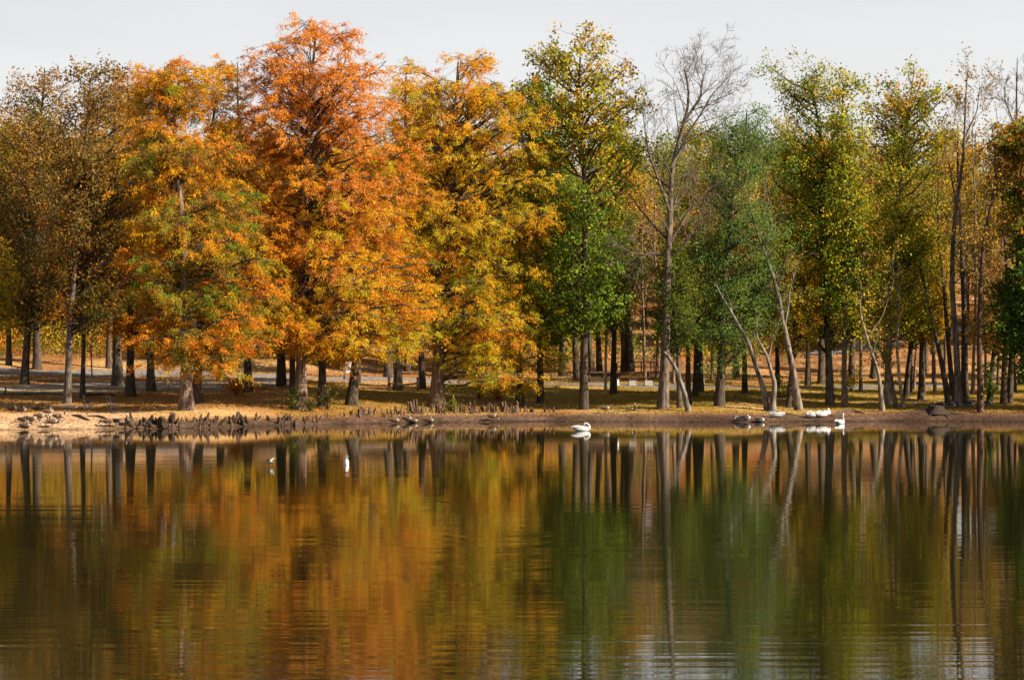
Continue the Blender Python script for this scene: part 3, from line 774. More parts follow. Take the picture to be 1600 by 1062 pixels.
tag(link("bank_debris", mesh_np("bank_debris", V, Fq, M['leaf'], col)), "clods, twigs and pebbles strewn along the muddy waterline", "debris", kind="stuff")
N = 200000
Y = 120 + 50 * r.random(N); X = r.uniform(-0.28, 0.28, N) * Y; t_ = Y - shore(X)
k = (t_ > 2.5) & (t_ < 34) & (blobnoise(X, Y, 0.5, 3) > -0.6) & ~((X < -14) & (t_ < 30))
X, Y = X[k], Y[k]; N = len(X)
pal = np.array([YG * 0.7, OL, GR, GO * 0.6])
col = pal[r.integers(len(pal), size=N)] * r.uniform(0.6, 1.3, (N, 1))
D = r.normal(size=(N, 3)) * 0.35 + np.array([0, 0, 1])
V, Fq, col = leaves(np.stack([X, Y, gz(X, Y) + 0.04], -1), D, r.uniform(0.08, 0.16, N), r.uniform(0.02, 0.04, N), r, col)
tag(link("grass", mesh_np("grass", V, Fq, M['leaf'], col)), "short yellowing grass on the lawn by the water", "grass", kind="stuff")
#MORE
# ---------------------------------------------------------------- bare and leaning trees
def branch_out(P, r0, r1, rng, length, level, maxlevel, n, f0, up, out, ang=(30, 60)):
    """grow side branches along path P"""
    K = len(P)
    for i in range(n):
        f = f0 + (1 - f0) * (i + rng.random()) / n
        k = f * (K - 1); a = int(min(k, K - 2)); fr = k - a
        p = P[a] * (1 - fr) + P[a + 1] * fr
        t = nrm(P[a + 1] - P[a])
        q = nrm(np.cross(t, rng.normal(size=3)))
        an = rad(rng.uniform(*ang))
        d = t * math.cos(an) + q * math.sin(an)
        L = length * rng.uniform(0.55, 1.15) * (1.1 - 0.55 * f)
        r = max((r0 * (1 - f) + r1 * f) * rng.uniform(0.30, 0.50), 0.009)
        pts = [p]
        m = 6
        for j in range(m):
            d = nrm(d + np.array([0, 0, up]) + rng.normal(size=3) * 0.12)
            pts.append(pts[-1] + d * L / m)
        pts = np.array(pts)
        re = max(r * 0.25, 0.006)
        out.append((pts, np.linspace(r, re, m + 1), level))
        if level < maxlevel:
            branch_out(pts, r, re, rng, L * 0.55, level + 1, maxlevel, int(rng.integers(5, 8)), 0.2, up, out)

def bare_tree(name, label, bx, by, paths, rpx, seed, bark, tint=(1, 1, 1), n=10, L=4.0, maxlevel=3, f0=0.4, up=0.10, group=None, leaf=None, cat="tree", flare=0.4, ang=(30, 60), dsp=0.12, endr=0.10):
    rng = np.random.default_rng(seed)
    b = at(bx, by); s = b.y / F
    zrow = HZ - (b.z - CAMZ) / s
    o = thing(name, label, cat, b, group)
    tv, tf, nv = [], [], 0
    outb = []
    for i, pth in enumerate(paths):
        dy = 0.0 if i == 0 else rng.uniform(-1, 1) * dsp * 3
        c = [((x - bx) * s, dy * j / max(1, len(pth) - 1), (zrow - y) * s) for j, (x, y) in enumerate(pth)]
        P = trunk_path(c, 26, dsp, rng)
        if i: P = P + (np.array(c[0]) - P[0])
        r = rpx * s * (1 if i == 0 else 0.34)
        if i == 0:
            V, Fq = trunk_mesh_arrays(P, r, r * endr, flare, 0.05, 12)
        else:
            V, Fq = tubes(P[None], np.linspace(r, r * endr, 26)[None], 8)
        tv.append(V); tf.append(Fq + nv); nv += len(V)
        if n: branch_out(P, r, r * endr, rng, L * (1 if i == 0 else 0.8), 1, maxlevel, n if i == 0 else max(4, n * 2 // 3), f0 if i == 0 else 0.2, up, outb, ang)
    if outb and maxlevel < 3:
        for p_, q_, _ in outb:
            V, Fq = tubes(p_[None], q_[None], 4); tv.append(V); tf.append(Fq + nv); nv += len(V)
    t = link("trunk", mesh_np(name + "_trunk", np.concatenate(tv), np.concatenate(tf), M[bark], smooth=True), o); t.color = (*tint, 1)
    if outb:
        if maxlevel >= 3:
            A = np.array([p for p, _, _ in outb]); R = np.array([q for _, q, _ in outb])
            V, Fq = tubes(A, R, 4)
            t = link("branches", mesh_np(name + "_branches", V, Fq, M[bark], smooth=True), o); t.color = (*tint, 1)
        if leaf:
            nl, pal, lf = leaf
            tips = np.array([p[-rng.integers(1, 4)] for p, _, l in outb if l >= 2] or [p[-1] for p, _, _ in outb])
            per = max(1, nl // len(tips))
            cc = np.repeat(tips, per, 0); N = len(cc)
            pos = cc + rng.normal(size=(N, 3)) * 0.28
            pal = np.array(pal)
            col = np.repeat(pal[rng.integers(len(pal), size=len(tips))], per, 0) * rng.uniform(0.6, 1.3, (N, 1))
            V, Fq, col = leaves(pos, rng.normal(size=(N, 3)), lf[0] * rng.uniform(0.6, 1.2, N), lf[1] * rng.uniform(0.6, 1.2, N), rng, col)
            link("crown", mesh_np(name + "_crown", V, Fq, M['leaf'], col), o)
    return o

bare_tree("bare_tree", "big leafless tree with a fan of fine twigs spread against the sky", 1036, 638,
          [[(1036, 638), (1042, 500), (1046, 360), (1048, 260), (1066, 195), (1078, 150), (1068, 105)],
           [(1048, 262), (1085, 190), (1120, 140), (1150, 112)], [(1046, 330), (1020, 260), (1006, 190), (1003, 150)], [(1047, 380), (1075, 330), (1105, 300), (1130, 280)],
           [(1066, 195), (1095, 150), (1105, 95)], [(1045, 400), (1015, 395), (988, 412)]],
          8, 61, 'bark_grey', (0.85, 0.8, 0.75), n=22, L=5.6, maxlevel=3, f0=0.42, up=0.05)
LNG = "pale leaning trees at the water's edge"
bare_tree("bare_tree", "pale leaning leafless tree with forked top in front of the blue green foliage", 1249, 641,
          [[(1249, 641), (1238, 570), (1217, 470), (1196, 400), (1178, 345), (1163, 290)],
           [(1180, 350), (1160, 330), (1140, 325)], [(1196, 400), (1205, 340), (1200, 290)], [(1163, 290), (1172, 240), (1172, 200)], [(1226, 510), (1240, 430), (1252, 390)]],
          5.6, 62, 'bark_pale', (0.62, 0.58, 0.55), n=14, L=2.6, maxlevel=2, f0=0.4, group=LNG)
bare_tree("bare_tree", "slim grey stem leaning left, bare and broken off, behind the white waterfowl", 1200, 641,
          [[(1200, 641), (1192, 600), (1170, 540), (1146, 495), (1127, 465), (1121, 440)], [(1146, 495), (1135, 455), (1128, 445)]],
          4.5, 63, 'bark_pale', (0.62, 0.62, 0.64), n=4, L=0.9, maxlevel=1, group=LNG)
bare_tree("bare_tree", "upright slim stem with crooked branches sharing a foot with the leaning grey stem", 1207, 642,
          [[(1207, 642), (1210, 600), (1200, 560), (1185, 525), (1180, 500)], [(1200, 560), (1212, 520), (1218, 480)]],
          4.5, 64, 'bark_pale', (0.7, 0.68, 0.66), n=6, L=1.6, maxlevel=2, group=LNG)
bare_tree("dead_snag", "curved broken dead snag leaning left across the big bare trunk", 1076, 642,
          [[(1076, 642), (1068, 610), (1058, 578), (1046, 558), (1036, 550)]], 3.6, 65, 'bark_pale', (0.6, 0.6, 0.62), n=0, cat="dead tree", dsp=0.05, endr=0.6)
SPG = "crooked saplings on the right bank"
bare_tree("sapling_tree", "crooked pale sapling leaning left, leftmost of the three thin saplings", 1379, 642,
          [[(1379, 642), (1372, 580), (1354, 530), (1346, 480), (1344, 440)], [(1354, 530), (1378, 495), (1396, 440), (1400, 380)]],
          3.6, 66, 'bark_pale', (0.75, 0.7, 0.62), n=8, L=1.8, maxlevel=2, group=SPG, leaf=(500, [YG, OL, GO], (0.2, 0.14)))
bare_tree("sapling_tree", "forked crooked sapling with a few green leaves, middle of the three thin saplings", 1400, 637,
          [[(1400, 637), (1394, 590), (1380, 560), (1366, 535)], [(1388, 575), (1394, 530), (1398, 480), (1402, 400)]],
          3.4, 67, 'bark_grey', (0.8, 0.76, 0.68), n=8, L=1.8, maxlevel=2, group=SPG, leaf=(600, [YG, GR, OL], (0.2, 0.14)))
bare_tree("sapling_tree", "thin straight sunlit sapling, rightmost of the three thin saplings", 1412, 638,
          [[(1412, 638), (1405, 590), (1402, 520), (1405, 440), (1398, 360)]], 2.8, 68, 'bark_pale', (0.8, 0.74, 0.6), n=8, L=1.5, maxlevel=2, group=SPG, leaf=(400, [YG, OL, GO], (0.2, 0.14)))
RTG = "bare topped trees at the right"
RLEAF = [BR, GO, OL, TN]
bare_tree("ash_tree", "dark stem leaning left over the lawn, first of the bare stems from the left", 1483, 630,
          [[(1483, 630), (1470, 560), (1456, 490), (1440, 430), (1428, 360)]], 4.6, 71, 'bark_dark', (0.9, 0.9, 0.9), n=10, L=2.8, group=RTG, leaf=(1800, [OL, YG, GR, GO], (0.2, 0.14)))
bare_tree("ash_tree", "dark bare stem with slight left lean, second of the bare stems from the left", 1490, 627,
          [[(1490, 627), (1482, 540), (1472, 440), (1466, 340), (1470, 250)]], 4.2, 72, 'bark_dark', (1.0, 0.95, 0.9), n=10, L=2.6, group=RTG, leaf=(900, RLEAF, (0.2, 0.13)))
bare_tree("ash_tree", "tall grey bare tree with forked twiggy top, its foot beside resting ducks", 1497, 636,
          [[(1497, 636), (1496, 540), (1486, 440), (1492, 320), (1505, 220), (1515, 110)], [(1495, 330), (1480, 240), (1478, 180)], [(1503, 230), (1530, 160), (1535, 120)]],
          5.4, 73, 'bark_grey', (0.75, 0.72, 0.7), n=13, L=3.0, group=RTG, leaf=(500, RLEAF, (0.2, 0.12)), f0=0.35)
bare_tree("ash_tree", "straight dark bare tree right behind the tall grey forked one", 1508, 628,
          [[(1508, 628), (1506, 500), (1503, 380), (1500, 260), (1495, 190)]], 5.8, 74, 'bark_dark', (0.9, 0.85, 0.8), n=12, L=2.8, group=RTG, leaf=(700, RLEAF, (0.2, 0.12)))
bare_tree("ash_tree", "reddish bare stem standing on the bank right of the stump", 1532, 644,
          [[(1532, 644), (1530, 540), (1532, 440), (1545, 340), (1556, 270), (1548, 190)], [(1548, 320), (1575, 250), (1588, 210)], [(1533, 430), (1520, 400), (1512, 370)]],
          4.8, 75, 'bark_dark', (1.3, 1.0, 0.85), n=12, L=2.6, group=RTG, leaf=(400, RLEAF, (0.2, 0.12)))
bare_tree("ash_tree", "bare brown stem right of the massive dark trunk, left of a close pair", 1568, 631,
          [[(1568, 631), (1570, 540), (1572, 420), (1568, 300), (1574, 200)]], 4.6, 76, 'bark_dark', (1.2, 1.0, 0.85), n=12, L=2.6, group=RTG, leaf=(800, RLEAF, (0.2, 0.12)))
bare_tree("ash_tree", "bare stem leaning right, right of a close pair near the right edge", 1577, 630,
          [[(1577, 630), (1582, 540), (1590, 440), (1596, 300), (1592, 180), (1590, 90)], [(1593, 220), (1570, 150), (1562, 110)], [(1594, 260), (1610, 180), (1612, 90)]],
          4.8, 77, 'bark_dark', (1.0, 0.92, 0.85), n=13, L=3.0, group=RTG)
for k_, (x0, y0, x1, y1, x2, y2, rp_) in enumerate([(1444, 618, 1440, 470, 1446, 300, 2.2), (1461, 612, 1455, 450, 1462, 260, 2.4), (1476, 606, 1478, 420, 1474, 200, 2.2), (1520, 615, 1524, 420, 1518, 150, 2.6),
        (1541, 605, 1536, 400, 1542, 210, 2.4), (1559, 610, 1564, 430, 1558, 160, 2.4), (1586, 612, 1580, 420, 1590, 190, 2.6), (1428, 608, 1436, 480, 1430, 330, 2.0)]):
    bare_tree("ash_tree", "thin leafless stem in the crowded thicket behind the bare topped trees at the right", x0, y0,
              [[(x0, y0), (x1, y1), ((x1 + x2) / 2 + 4, (y1 + y2) / 2), (x2, y2)]], rp_, 90 + k_, 'bark_grey' if k_ % 2 else 'bark_dark', (1.0, 0.92, 0.85), n=10, L=2.4, maxlevel=2, group="thin stems behind the bare topped trees", leaf=(250, RLEAF, (0.18, 0.12)), f0=0.3)
for k_, (x0, y0, x1, y1, x2, y2, rp_) in enumerate([(1008, 596, 1004, 480, 1012, 300, 2.4), (1026, 592, 1030, 450, 1022, 280, 2.6), (1052, 600, 1058, 430, 1066, 270, 2.4), (1098, 600, 1092, 450, 1102, 300, 2.4), (1112, 594, 1116, 460, 1110, 250, 2.2)]):
    bare_tree("ash_tree", "thin brown leafless tree in the thicket behind the big leafless tree", x0, y0,
              [[(x0, y0), (x1, y1), ((x1 + x2) / 2 - 4, (y1 + y2) / 2), (x2, y2)]], rp_, 110 + k_, 'bark_grey', (1.2, 1.0, 0.85), n=16, L=3.4, maxlevel=2, group="thin brown trees behind the big leafless tree", leaf=(500, [TN, BR, OL], (0.16, 0.1)), f0=0.3)
bare_tree("pale_sapling", "thin pale forked tree with bare twigs left of the sunlit pale trunk", 1345, 612,
          [[(1345, 612), (1345, 540), (1346, 440), (1352, 340), (1345, 160)]], 2.6, 78, 'bark_pale', (0.8, 0.72, 0.6), n=10, L=2.0, maxlevel=2)

# ---------------------------------------------------------------- cypress knees
def knee_mesh(seed):
    r = np.random.default_rng(seed)
    K, sd = 8, 9
    u = np.linspace(0, 1, K)
    h = 1.0
    P = np.stack([0.10 * np.sin(3 * u + r.uniform(0, 6)) * u, 0.10 * np.sin(2.5 * u + r.uniform(0, 6)) * u, u * h - 0.15], -1)
    R = (0.07 + r.uniform(0, 0.06)) * np.sqrt(np.clip(1 - u ** r.uniform(1.2, 3.0), 0, 1)) + 0.03 + 0.08 * np.exp(-u * 6)
    R[-1] = 0.012
    th = np.arange(sd) * 2 * np.pi / sd
    Rs = R[:, None] * (1 + 0.18 * np.cos(2 * th + r.uniform(0, 6))[None] + 0.12 * np.cos(3 * th + r.uniform(0, 6))[None]) * r.uniform(0.85, 1.15, (K, sd))
    V, Fq = tubes(P[None], Rs[None], sd)
    return mesh_np("cypress_knee", V, Fq, M['knee'], smooth=True)
KM = [knee_mesh(i) for i in range(6)]
r = np.random.default_rng(17)
KPX = []
def cluster(n, a, b, t0, t1, h0, h1, zone, k):
    c = r.uniform(a, b, k)
    for i in range(n):
        px = float(np.clip(c[r.integers(k)] + r.normal() * 8, a, b)) if r.random() < 0.75 else r.uniform(a, b)
        KPX.append((px, r.uniform(t0, t1), h0 + (h1 - h0) * r.random() ** 1.7, zone))
cluster(136, 196, 500, 0.05, 2.0, 0.22, 0.62, 0, 26)
cluster(52, 500, 640, 1.4, 3.6, 0.25, 0.75, 0, 10)
cluster(98, 640, 806, 2.5, 4.8, 0.32, 0.9, 1, 16)
cluster(18, 806, 866, 3.2, 4.4, 0.25, 0.55, 2, 4)
for i, (px, t, h, zone) in enumerate(KPX):
    X = (px - 800) * 130 / F
    for _ in range(4):
        Y = float(shore(X)) + t; X = (px - 800) * Y / F
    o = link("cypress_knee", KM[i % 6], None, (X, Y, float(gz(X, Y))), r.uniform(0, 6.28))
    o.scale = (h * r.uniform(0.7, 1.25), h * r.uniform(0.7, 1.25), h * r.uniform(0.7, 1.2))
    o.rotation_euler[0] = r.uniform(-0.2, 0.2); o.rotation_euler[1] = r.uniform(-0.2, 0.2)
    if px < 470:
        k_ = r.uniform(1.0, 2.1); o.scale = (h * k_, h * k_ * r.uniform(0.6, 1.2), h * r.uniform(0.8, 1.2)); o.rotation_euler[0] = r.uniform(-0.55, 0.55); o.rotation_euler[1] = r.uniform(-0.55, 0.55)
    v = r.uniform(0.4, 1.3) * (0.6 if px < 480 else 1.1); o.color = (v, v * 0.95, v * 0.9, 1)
    tag(o, ("brown woody cypress knee in the crowded dark bank of knees left of the geese", "brown woody cypress knee in the row at the foot of the thick smooth trunk",
            "low stubby cypress knee in the short clump near the two dark young trunks")[zone], "cypress knee", "cypress knees along the shore")

# roots that snake over the bank
def root(px, py, pts, rr, label, name="exposed_root", mat='log', lift=0.0):
    b = at(px, py); s = b.y / F
    P = []
    for x, y in pts:
        q = at(x, y); P.append((q.x - b.x, q.y - b.y, q.z - b.z + rr * (0.6 if rr < 0.125 else 0.1) + lift))
    P = trunk_path(P, 14)
    V, Fq = tubes(P[None], rr * np.sqrt(np.clip(np.sin(np.pi * np.linspace(0.04, 0.96, 14)), 0.02, 1))[None] * (1 + 0.15 * np.sin(np.arange(14) * 1.7))[None], 8)
    return tag(link(name, mesh_np(name, V, Fq, M[mat], smooth=True), None, b), label, "root" if "root" in name else "log")
root(115, 652, [(112, 650), (122, 650), (132, 655), (139, 657)], 0.09, "crooked dark root lying on the sand right of the geese", mat='knee')
root(145, 652, [(136, 651), (147, 651), (158, 652), (168, 656)], 0.08, "pale brown root reaching to the first knees", mat='knee')
root(105, 638, [(88, 637), (100, 637), (116, 638), (128, 638)], 0.12, "bleached log lying on the shaded ground left of the benches", "fallen_log", 'log')
root(60, 617, [(0, 617), (40, 617), (80, 617), (100, 617)], 0.15, "long low timber edging the gravel lot at the far left", "edging_log", 'bark_dark')
root(150, 618, [(122, 619), (150, 618), (182, 618)], 0.16, "dark fallen trunk lying between the oak and the narrow cypress", "fallen_log", 'bark_dark')
root(1432, 634, [(1426, 637), (1431, 632), (1438, 629)], 0.05, "thin pale fallen branch on the grass left of the stump", "fallen_branch", 'log', 0.1)
root(1320, 644, [(1300, 650), (1312, 646), (1330, 643), (1350, 646)], 0.17, "dark gnarled root ridge on the bank above the upright necked swan", "root_mound", 'bark_dark')
root(1215, 646, [(1196, 645), (1206, 643), (1222, 647), (1240, 648)], 0.13, "dark root ridge around the foot of the leaning stems", "root_mound", 'bark_dark')

# stump on its mound
b = at(1463, 642)
t = thing("tree_stump", "old dark tree stump with spreading roots on a low mound", "stump", b)
rr = np.random.default_rng(3)
th = np.arange(14) * 2 * np.pi / 14
P = np.array([[0, 0, -0.2], [0, 0, 0.03], [0, 0, 0.16], [0.03, 0, 0.36], [0.03, 0, 0.38]])
R = np.array([0.95, 0.68, 0.50, 0.42, 0.02])[:, None] * (1 + 0.16 * np.cos(5 * th)[None] + 0.06 * rr.normal(size=(5, 14)))
V, Fq = tubes(P[None], R[None], 14)
a = link("trunk", mesh_np("stump_trunk", V, Fq, M['bark_dark'], smooth=True), t); a.color = (0.55, 0.5, 0.5, 1)
for k, an in enumerate((-0.2, 0.6, 2.6, 3.3, 4.1, 5.2)):
    c, s_ = math.cos(an), math.sin(an); Lr = rr.uniform(1.1, 2.0)
    pts = []
    for u in np.linspace(0.35, Lr, 6):
        x, y = c * u + 0.1 * math.sin(u * 3), s_ * u
        pts.append((x, y, float(gz(b.x + x, b.y + y)) - b.z + 0.02 * max(0, 1 - u / Lr)))
    P = trunk_path(pts, 10)
    V, Fq = tubes(P[None], np.linspace(0.13, 0.04, 10)[None], 8)
    a = link("root", mesh_np("stump_root", V, Fq, M['bark_dark'], smooth=True), t); a.color = (0.55, 0.5, 0.5, 1)

def shrub(px, py, h, w_, n, pal, label, seed, leaf=(0.16, 0.10)):
    r = np.random.default_rng(seed); b = at(px, py)
    o = thing("leafy_shrub", label, "shrub", b)
    ends = np.stack([r.normal(size=14) * w_ * 0.45, r.normal(size=14) * w_ * 0.3, h * r.uniform(0.35, 1.0, 14)], -1)
    A = np.zeros((14, 3)); A[:, 2] = -0.1
    P = bez(A, ends * np.array([0.35, 0.35, 0.7]), ends, 6)
    V, Fq = tubes(P, np.broadcast_to(np.linspace(0.022, 0.006, 6), (14, 6)), 5)
    link("stem", mesh_np("shrub_stem", V, Fq, M['bark_dark'], smooth=True), o)
    fr = r.uniform(0.35, 1.0, n); k = r.integers(14, size=n)
    pos = P[k, (fr * 5).astype(int)] + r.normal(size=(n, 3)) * 0.13
    pos[:, 2] = np.maximum(pos[:, 2], 0.05)
    pal = np.array(pal); col = pal[r.integers(len(pal), size=n)] * r.uniform(0.65, 1.3, (n, 1))
    V, Fq, col = leaves(pos, r.normal(size=(n, 3)), leaf[0] * r.uniform(0.6, 1.2, n), leaf[1] * r.uniform(0.6, 1.2, n), r, col)
    link("foliage", mesh_np("shrub_foliage", V, Fq, M['leaf'], col), o)
shrub(456, 641, 1.7, 1.0, 420, [GD, GM, GD, BR], "leafy green shrub at the left foot of the tallest cypress", 1)
shrub(484, 643, 1.2, 0.9, 300, [GD, GM, BR], "low leafy shrub among the knees right of the tallest cypress", 2)
shrub(512, 640, 1.9, 0.7, 300, [GD, GM, BR], "tall thin green shrub at the foot of the dark cypress trunk", 3)
shrub(705, 643, 0.9, 1.1, 260, [GD, GM, OL], "small green shrub among the knees right of the thick smooth trunk", 4)
shrub(778, 624, 1.3, 1.9, 500, [OR, GO, OD], "orange leaved shrub on the lawn over the right hand knees", 5)
shrub(748, 622, 1.2, 1.0, 260, [YG, GR, GO], "yellow green shrub on the lawn left of the orange leaved one", 6)
shrub(372, 617, 1.6, 2.6, 800, [OD, BR, OR], "rusty low shrub beside the gravel right of the broad golden brown cypress", 7)
shrub(1330, 612, 2.4, 1.6, 420, [YG, GO, GR], "yellow leaved shrub up the lawn left of the crooked saplings", 8)
shrub(1226, 622, 1.8, 1.5, 380, [GR, YG, GM], "green shrub on the lawn behind the pale leaning bare tree", 9)
shrub(1548, 628, 2.6, 1.2, 420, [GM, GR], "green shrub climbing beside the massive dark trunk at the right", 10)

# ---------------------------------------------------------------- park furniture
def ground_z(x, y): return float(gz(x, y))

def post(name, label, cat, px, py, h, r, mat, lean=0.0):
    b = at(px, py); g = Geo()
    g.tube([(0, 0, -0.3), (lean * 0.5, 0, h * 0.5), (lean, 0, h)], [r * 1.1, r, r * 0.9], 8)
    return tag(link(name, g.mesh(name, M[mat], True), None, b), label, cat)

post("wooden_pole", "tall pale wooden pole on the lawn left of the guard rail posts", "pole", 946, 612, 5.6, 0.105, 'wood_pale', 0.05)
post("thin_pole", "thin dark pole beside the upper track behind the slender oak", "pole", 144, 589, 2.4, 0.05, 'wood_brown', -0.1)
post("short_post", "short dark leaning post at the far left by the gravel lot", "post", 7, 616, 0.5, 0.05, 'wood_brown', 0.1)
post("marker_post", "white marker post by the road at the left end of the concrete blocks", "post", 965, 603, 0.5, 0.11, 'white_paint')

b = at(1457, 600)
t = thing("lamp_post", "thin dark post carrying a small pale box on the leafy hill", "post", b)
g = Geo(); g.tube([(0, 0, -0.3), (0, 0, 1.6), (0, 0, 3.2)], [0.07, 0.06, 0.05], 8); link("pole", g.mesh("lamp_pole", M['dark_metal'], True), t)
g = Geo(); g.box((0.14, -0.06, 1.75), (0.22, 0.16, 0.42)); link("meter_box", g.mesh("meter_box", M['galv']), t)

# low bar barrier
a_, c_ = at(608, 612), at(653, 612)
t = thing("bar_barrier", "low dark wooden bar barrier between two posts on the lawn", "barrier", a_)
d = c_ - a_
for q in (Vector((0, 0, 0)), d):
    g = Geo(); g.box((0, 0, 0.35), (0.20, 0.20, 1.3)); g.box((0, 0, 1.03), (0.24, 0.24, 0.06)); o = link("post", g.mesh("barrier_post", M['wood_brown']), t, q)
g = Geo(); g.tube([tuple(Vector((0, -0.13, 0.62))), tuple(d * 0.5 + Vector((0, -0.13, 0.50))), tuple(d + Vector((0, -0.13, 0.62)))], [0.07] * 3, 8)
link("bar", g.mesh("barrier_bar", M['wood_brown'], True), t)

# notice board
a_, c_ = at(538, 603), at(562, 601)
t = thing("notice_board", "white notice board on two tan wooden posts behind the leaning cypress trunk", "sign", a_)
d = c_ - a_
for q in (Vector((0, 0, 0)), d):
    g = Geo(); g.box((0, 0, 0.75), (0.15, 0.15, 2.0)); link("post", g.mesh("board_post", M['wood_pale']), t, q)
g = Geo(); an = math.atan2(d.y, d.x); Rz = Matrix.Rotation(an, 3, 'Z')
g.box(tuple(d * 0.48 + Vector((0, -0.10, 1.35))), (d.length * 0.82, 0.05, 0.85), Rz); link("panel", g.mesh("board_panel", M['white_paint']), t)

# benches on galvanised legs, seen end on
def bench(px, py, rz, label):
    b = at(px, py)
    t = thing("park_bench", label, "bench", b, "small benches behind the beach", rz)
    g = Geo()
    for k in (-0.14, 0, 0.14): g.box((k, 0, 0.45), (0.12, 1.5, 0.045))
    link("seat", g.mesh("bench_seat", M['wood_brown']), t)
    g = Geo()
    for k in (0.62, 0.78): g.box((-0.24 - (k - 0.62) * 0.25, 0, k), (0.04, 1.5, 0.12))
    link("backrest", g.mesh("bench_back", M['wood_brown']), t)
    for y in (-0.6, 0.6):
        g = Geo()
        g.tube([(0.18, y, -0.05), (0.18, y, 0.2), (0.17, y, 0.43)], [0.03] * 3, 8)
        g.tube([(-0.20, y, -0.05), (-0.20, y, 0.43), (-0.30, y, 0.85)], [0.03] * 3, 8)
        g.tube([(-0.20, y, 0.22), (0, y, 0.22), (0.18, y, 0.22)], [0.022] * 3, 8)
        link("leg", g.mesh("bench_leg", M['galv'], True), t)
bench(138, 639, 0.15, "left one of two small benches behind the beach, near the grey oak trunk")
bench(176, 639, 0.35, "right one of two small benches behind the beach, near the narrow cypress")

# picnic table on the hill
b = at(1436, 586)
t = thing("picnic_table", "small picnic table standing on the leaf covered hill", "table", b, rz=0.15)
g = Geo()
for k in range(5): g.box((0, -0.3 + k * 0.15, 0.76), (1.3, 0.14, 0.045))
link("tabletop", g.mesh("table_top", M['wood_pale']), t)
for y in (-0.68, 0.68):
    g = Geo(); g.box((0, y, 0.45), (1.3, 0.26, 0.045)); link("seat", g.mesh("table_seat", M['wood_pale']), t)
for x in (-0.45, 0.45):
    g = Geo()
    for sgn in (-1, 1):
        g.box((x, sgn * 0.42, 0.34), (0.09, 0.10, 0.95), Matrix.Rotation(sgn * 0.45, 3, 'X'))
    g.box((x, 0, 0.42), (0.07, 1.5, 0.09)); link("leg", g.mesh("table_leg", M['wood_brown']), t)

# guard rail along the road, on the far side of it
def rail_fence(name, label, pxs, py_base, h_rails, post_h, pw, rail_h, panel=None, cat="fence", extra_posts=()):
    pts = [at(x, py_base) for x in pxs]
    y0 = sum(p.y for p in pts) / len(pts)
    base = pts[0]
    t = thing(name, label, cat, base)
    P = [Vector(((x - 800) * y0 / F, y0, 0)) for x in pxs]
    for p in P: p.z = ground_z(p.x, p.y)
    for p in P:
        g = Geo(); g.box((0, 0, post_h / 2 - 0.15), (pw, pw, post_h + 0.3)); link("post", g.mesh(name + "_post", M['wood_brown']), t, p - base)
    zt = max(p.z for p in P)
    for hr in h_rails:
        g = Geo()
        for i in range(len(P) - 1):
            A, B = P[i].copy(), P[i + 1].copy(); A.z = zt + hr; B.z = zt + hr
            c = (A + B) / 2 - base; L = (B - A).length
            g.box((c.x, c.y - pw / 2 - 0.035, c.z), (L - 0.006, 0.06, rail_h))
        link("rail", g.mesh(name + "_rail", M['wood_brown']), t)
    if panel:
        i0, i1, z0, z1 = panel
        g = Geo(); A, B = P[i0], P[i1]; c = (A + B) / 2 - base
        g.box((c.x, c.y - 0.005, zt - base.z + (z0 + z1) / 2), ((B - A).length, 0.03, z1 - z0)); link("panel", g.mesh(name + "_panel", M['bark_dark']), t)
    return t
rail_fence("guard_rail", "long low brown guard rail beyond the road, behind the concrete blocks", [921, 944, 968, 1013, 1058], 597, [0.72, 0.22], 0.85, 0.17, 0.13, (0, 2, 0.28, 0.68))
rail_fence("bridge_railing", "taller dark brown railing of a footbridge behind the low guard rail", [964, 991, 1002, 1017, 1022, 1035], 583, [0.95, 0.52, 0.06], 0.98, 0.12, 0.10)
for px, wd_, lab in ((988, 0.55, "leftmost concrete block under the guard rail, between posts"), (1013, 0.6, "bright concrete block under the guard rail post, middle of three"), (1036, 0.5, "rightmost concrete block, next to the big bare trunk")):
    b = at(px, 603); g = Geo(); g.box((0, 0, 0.12), (wd_, 0.5, 0.56)); g.box((0, 0, 0.415), (wd_ - 0.05, 0.45, 0.03))
    tag(link("concrete_block", g.mesh("concrete_block", M['concrete']), None, b, 0.1), lab, "concrete block", "concrete blocks by the road")

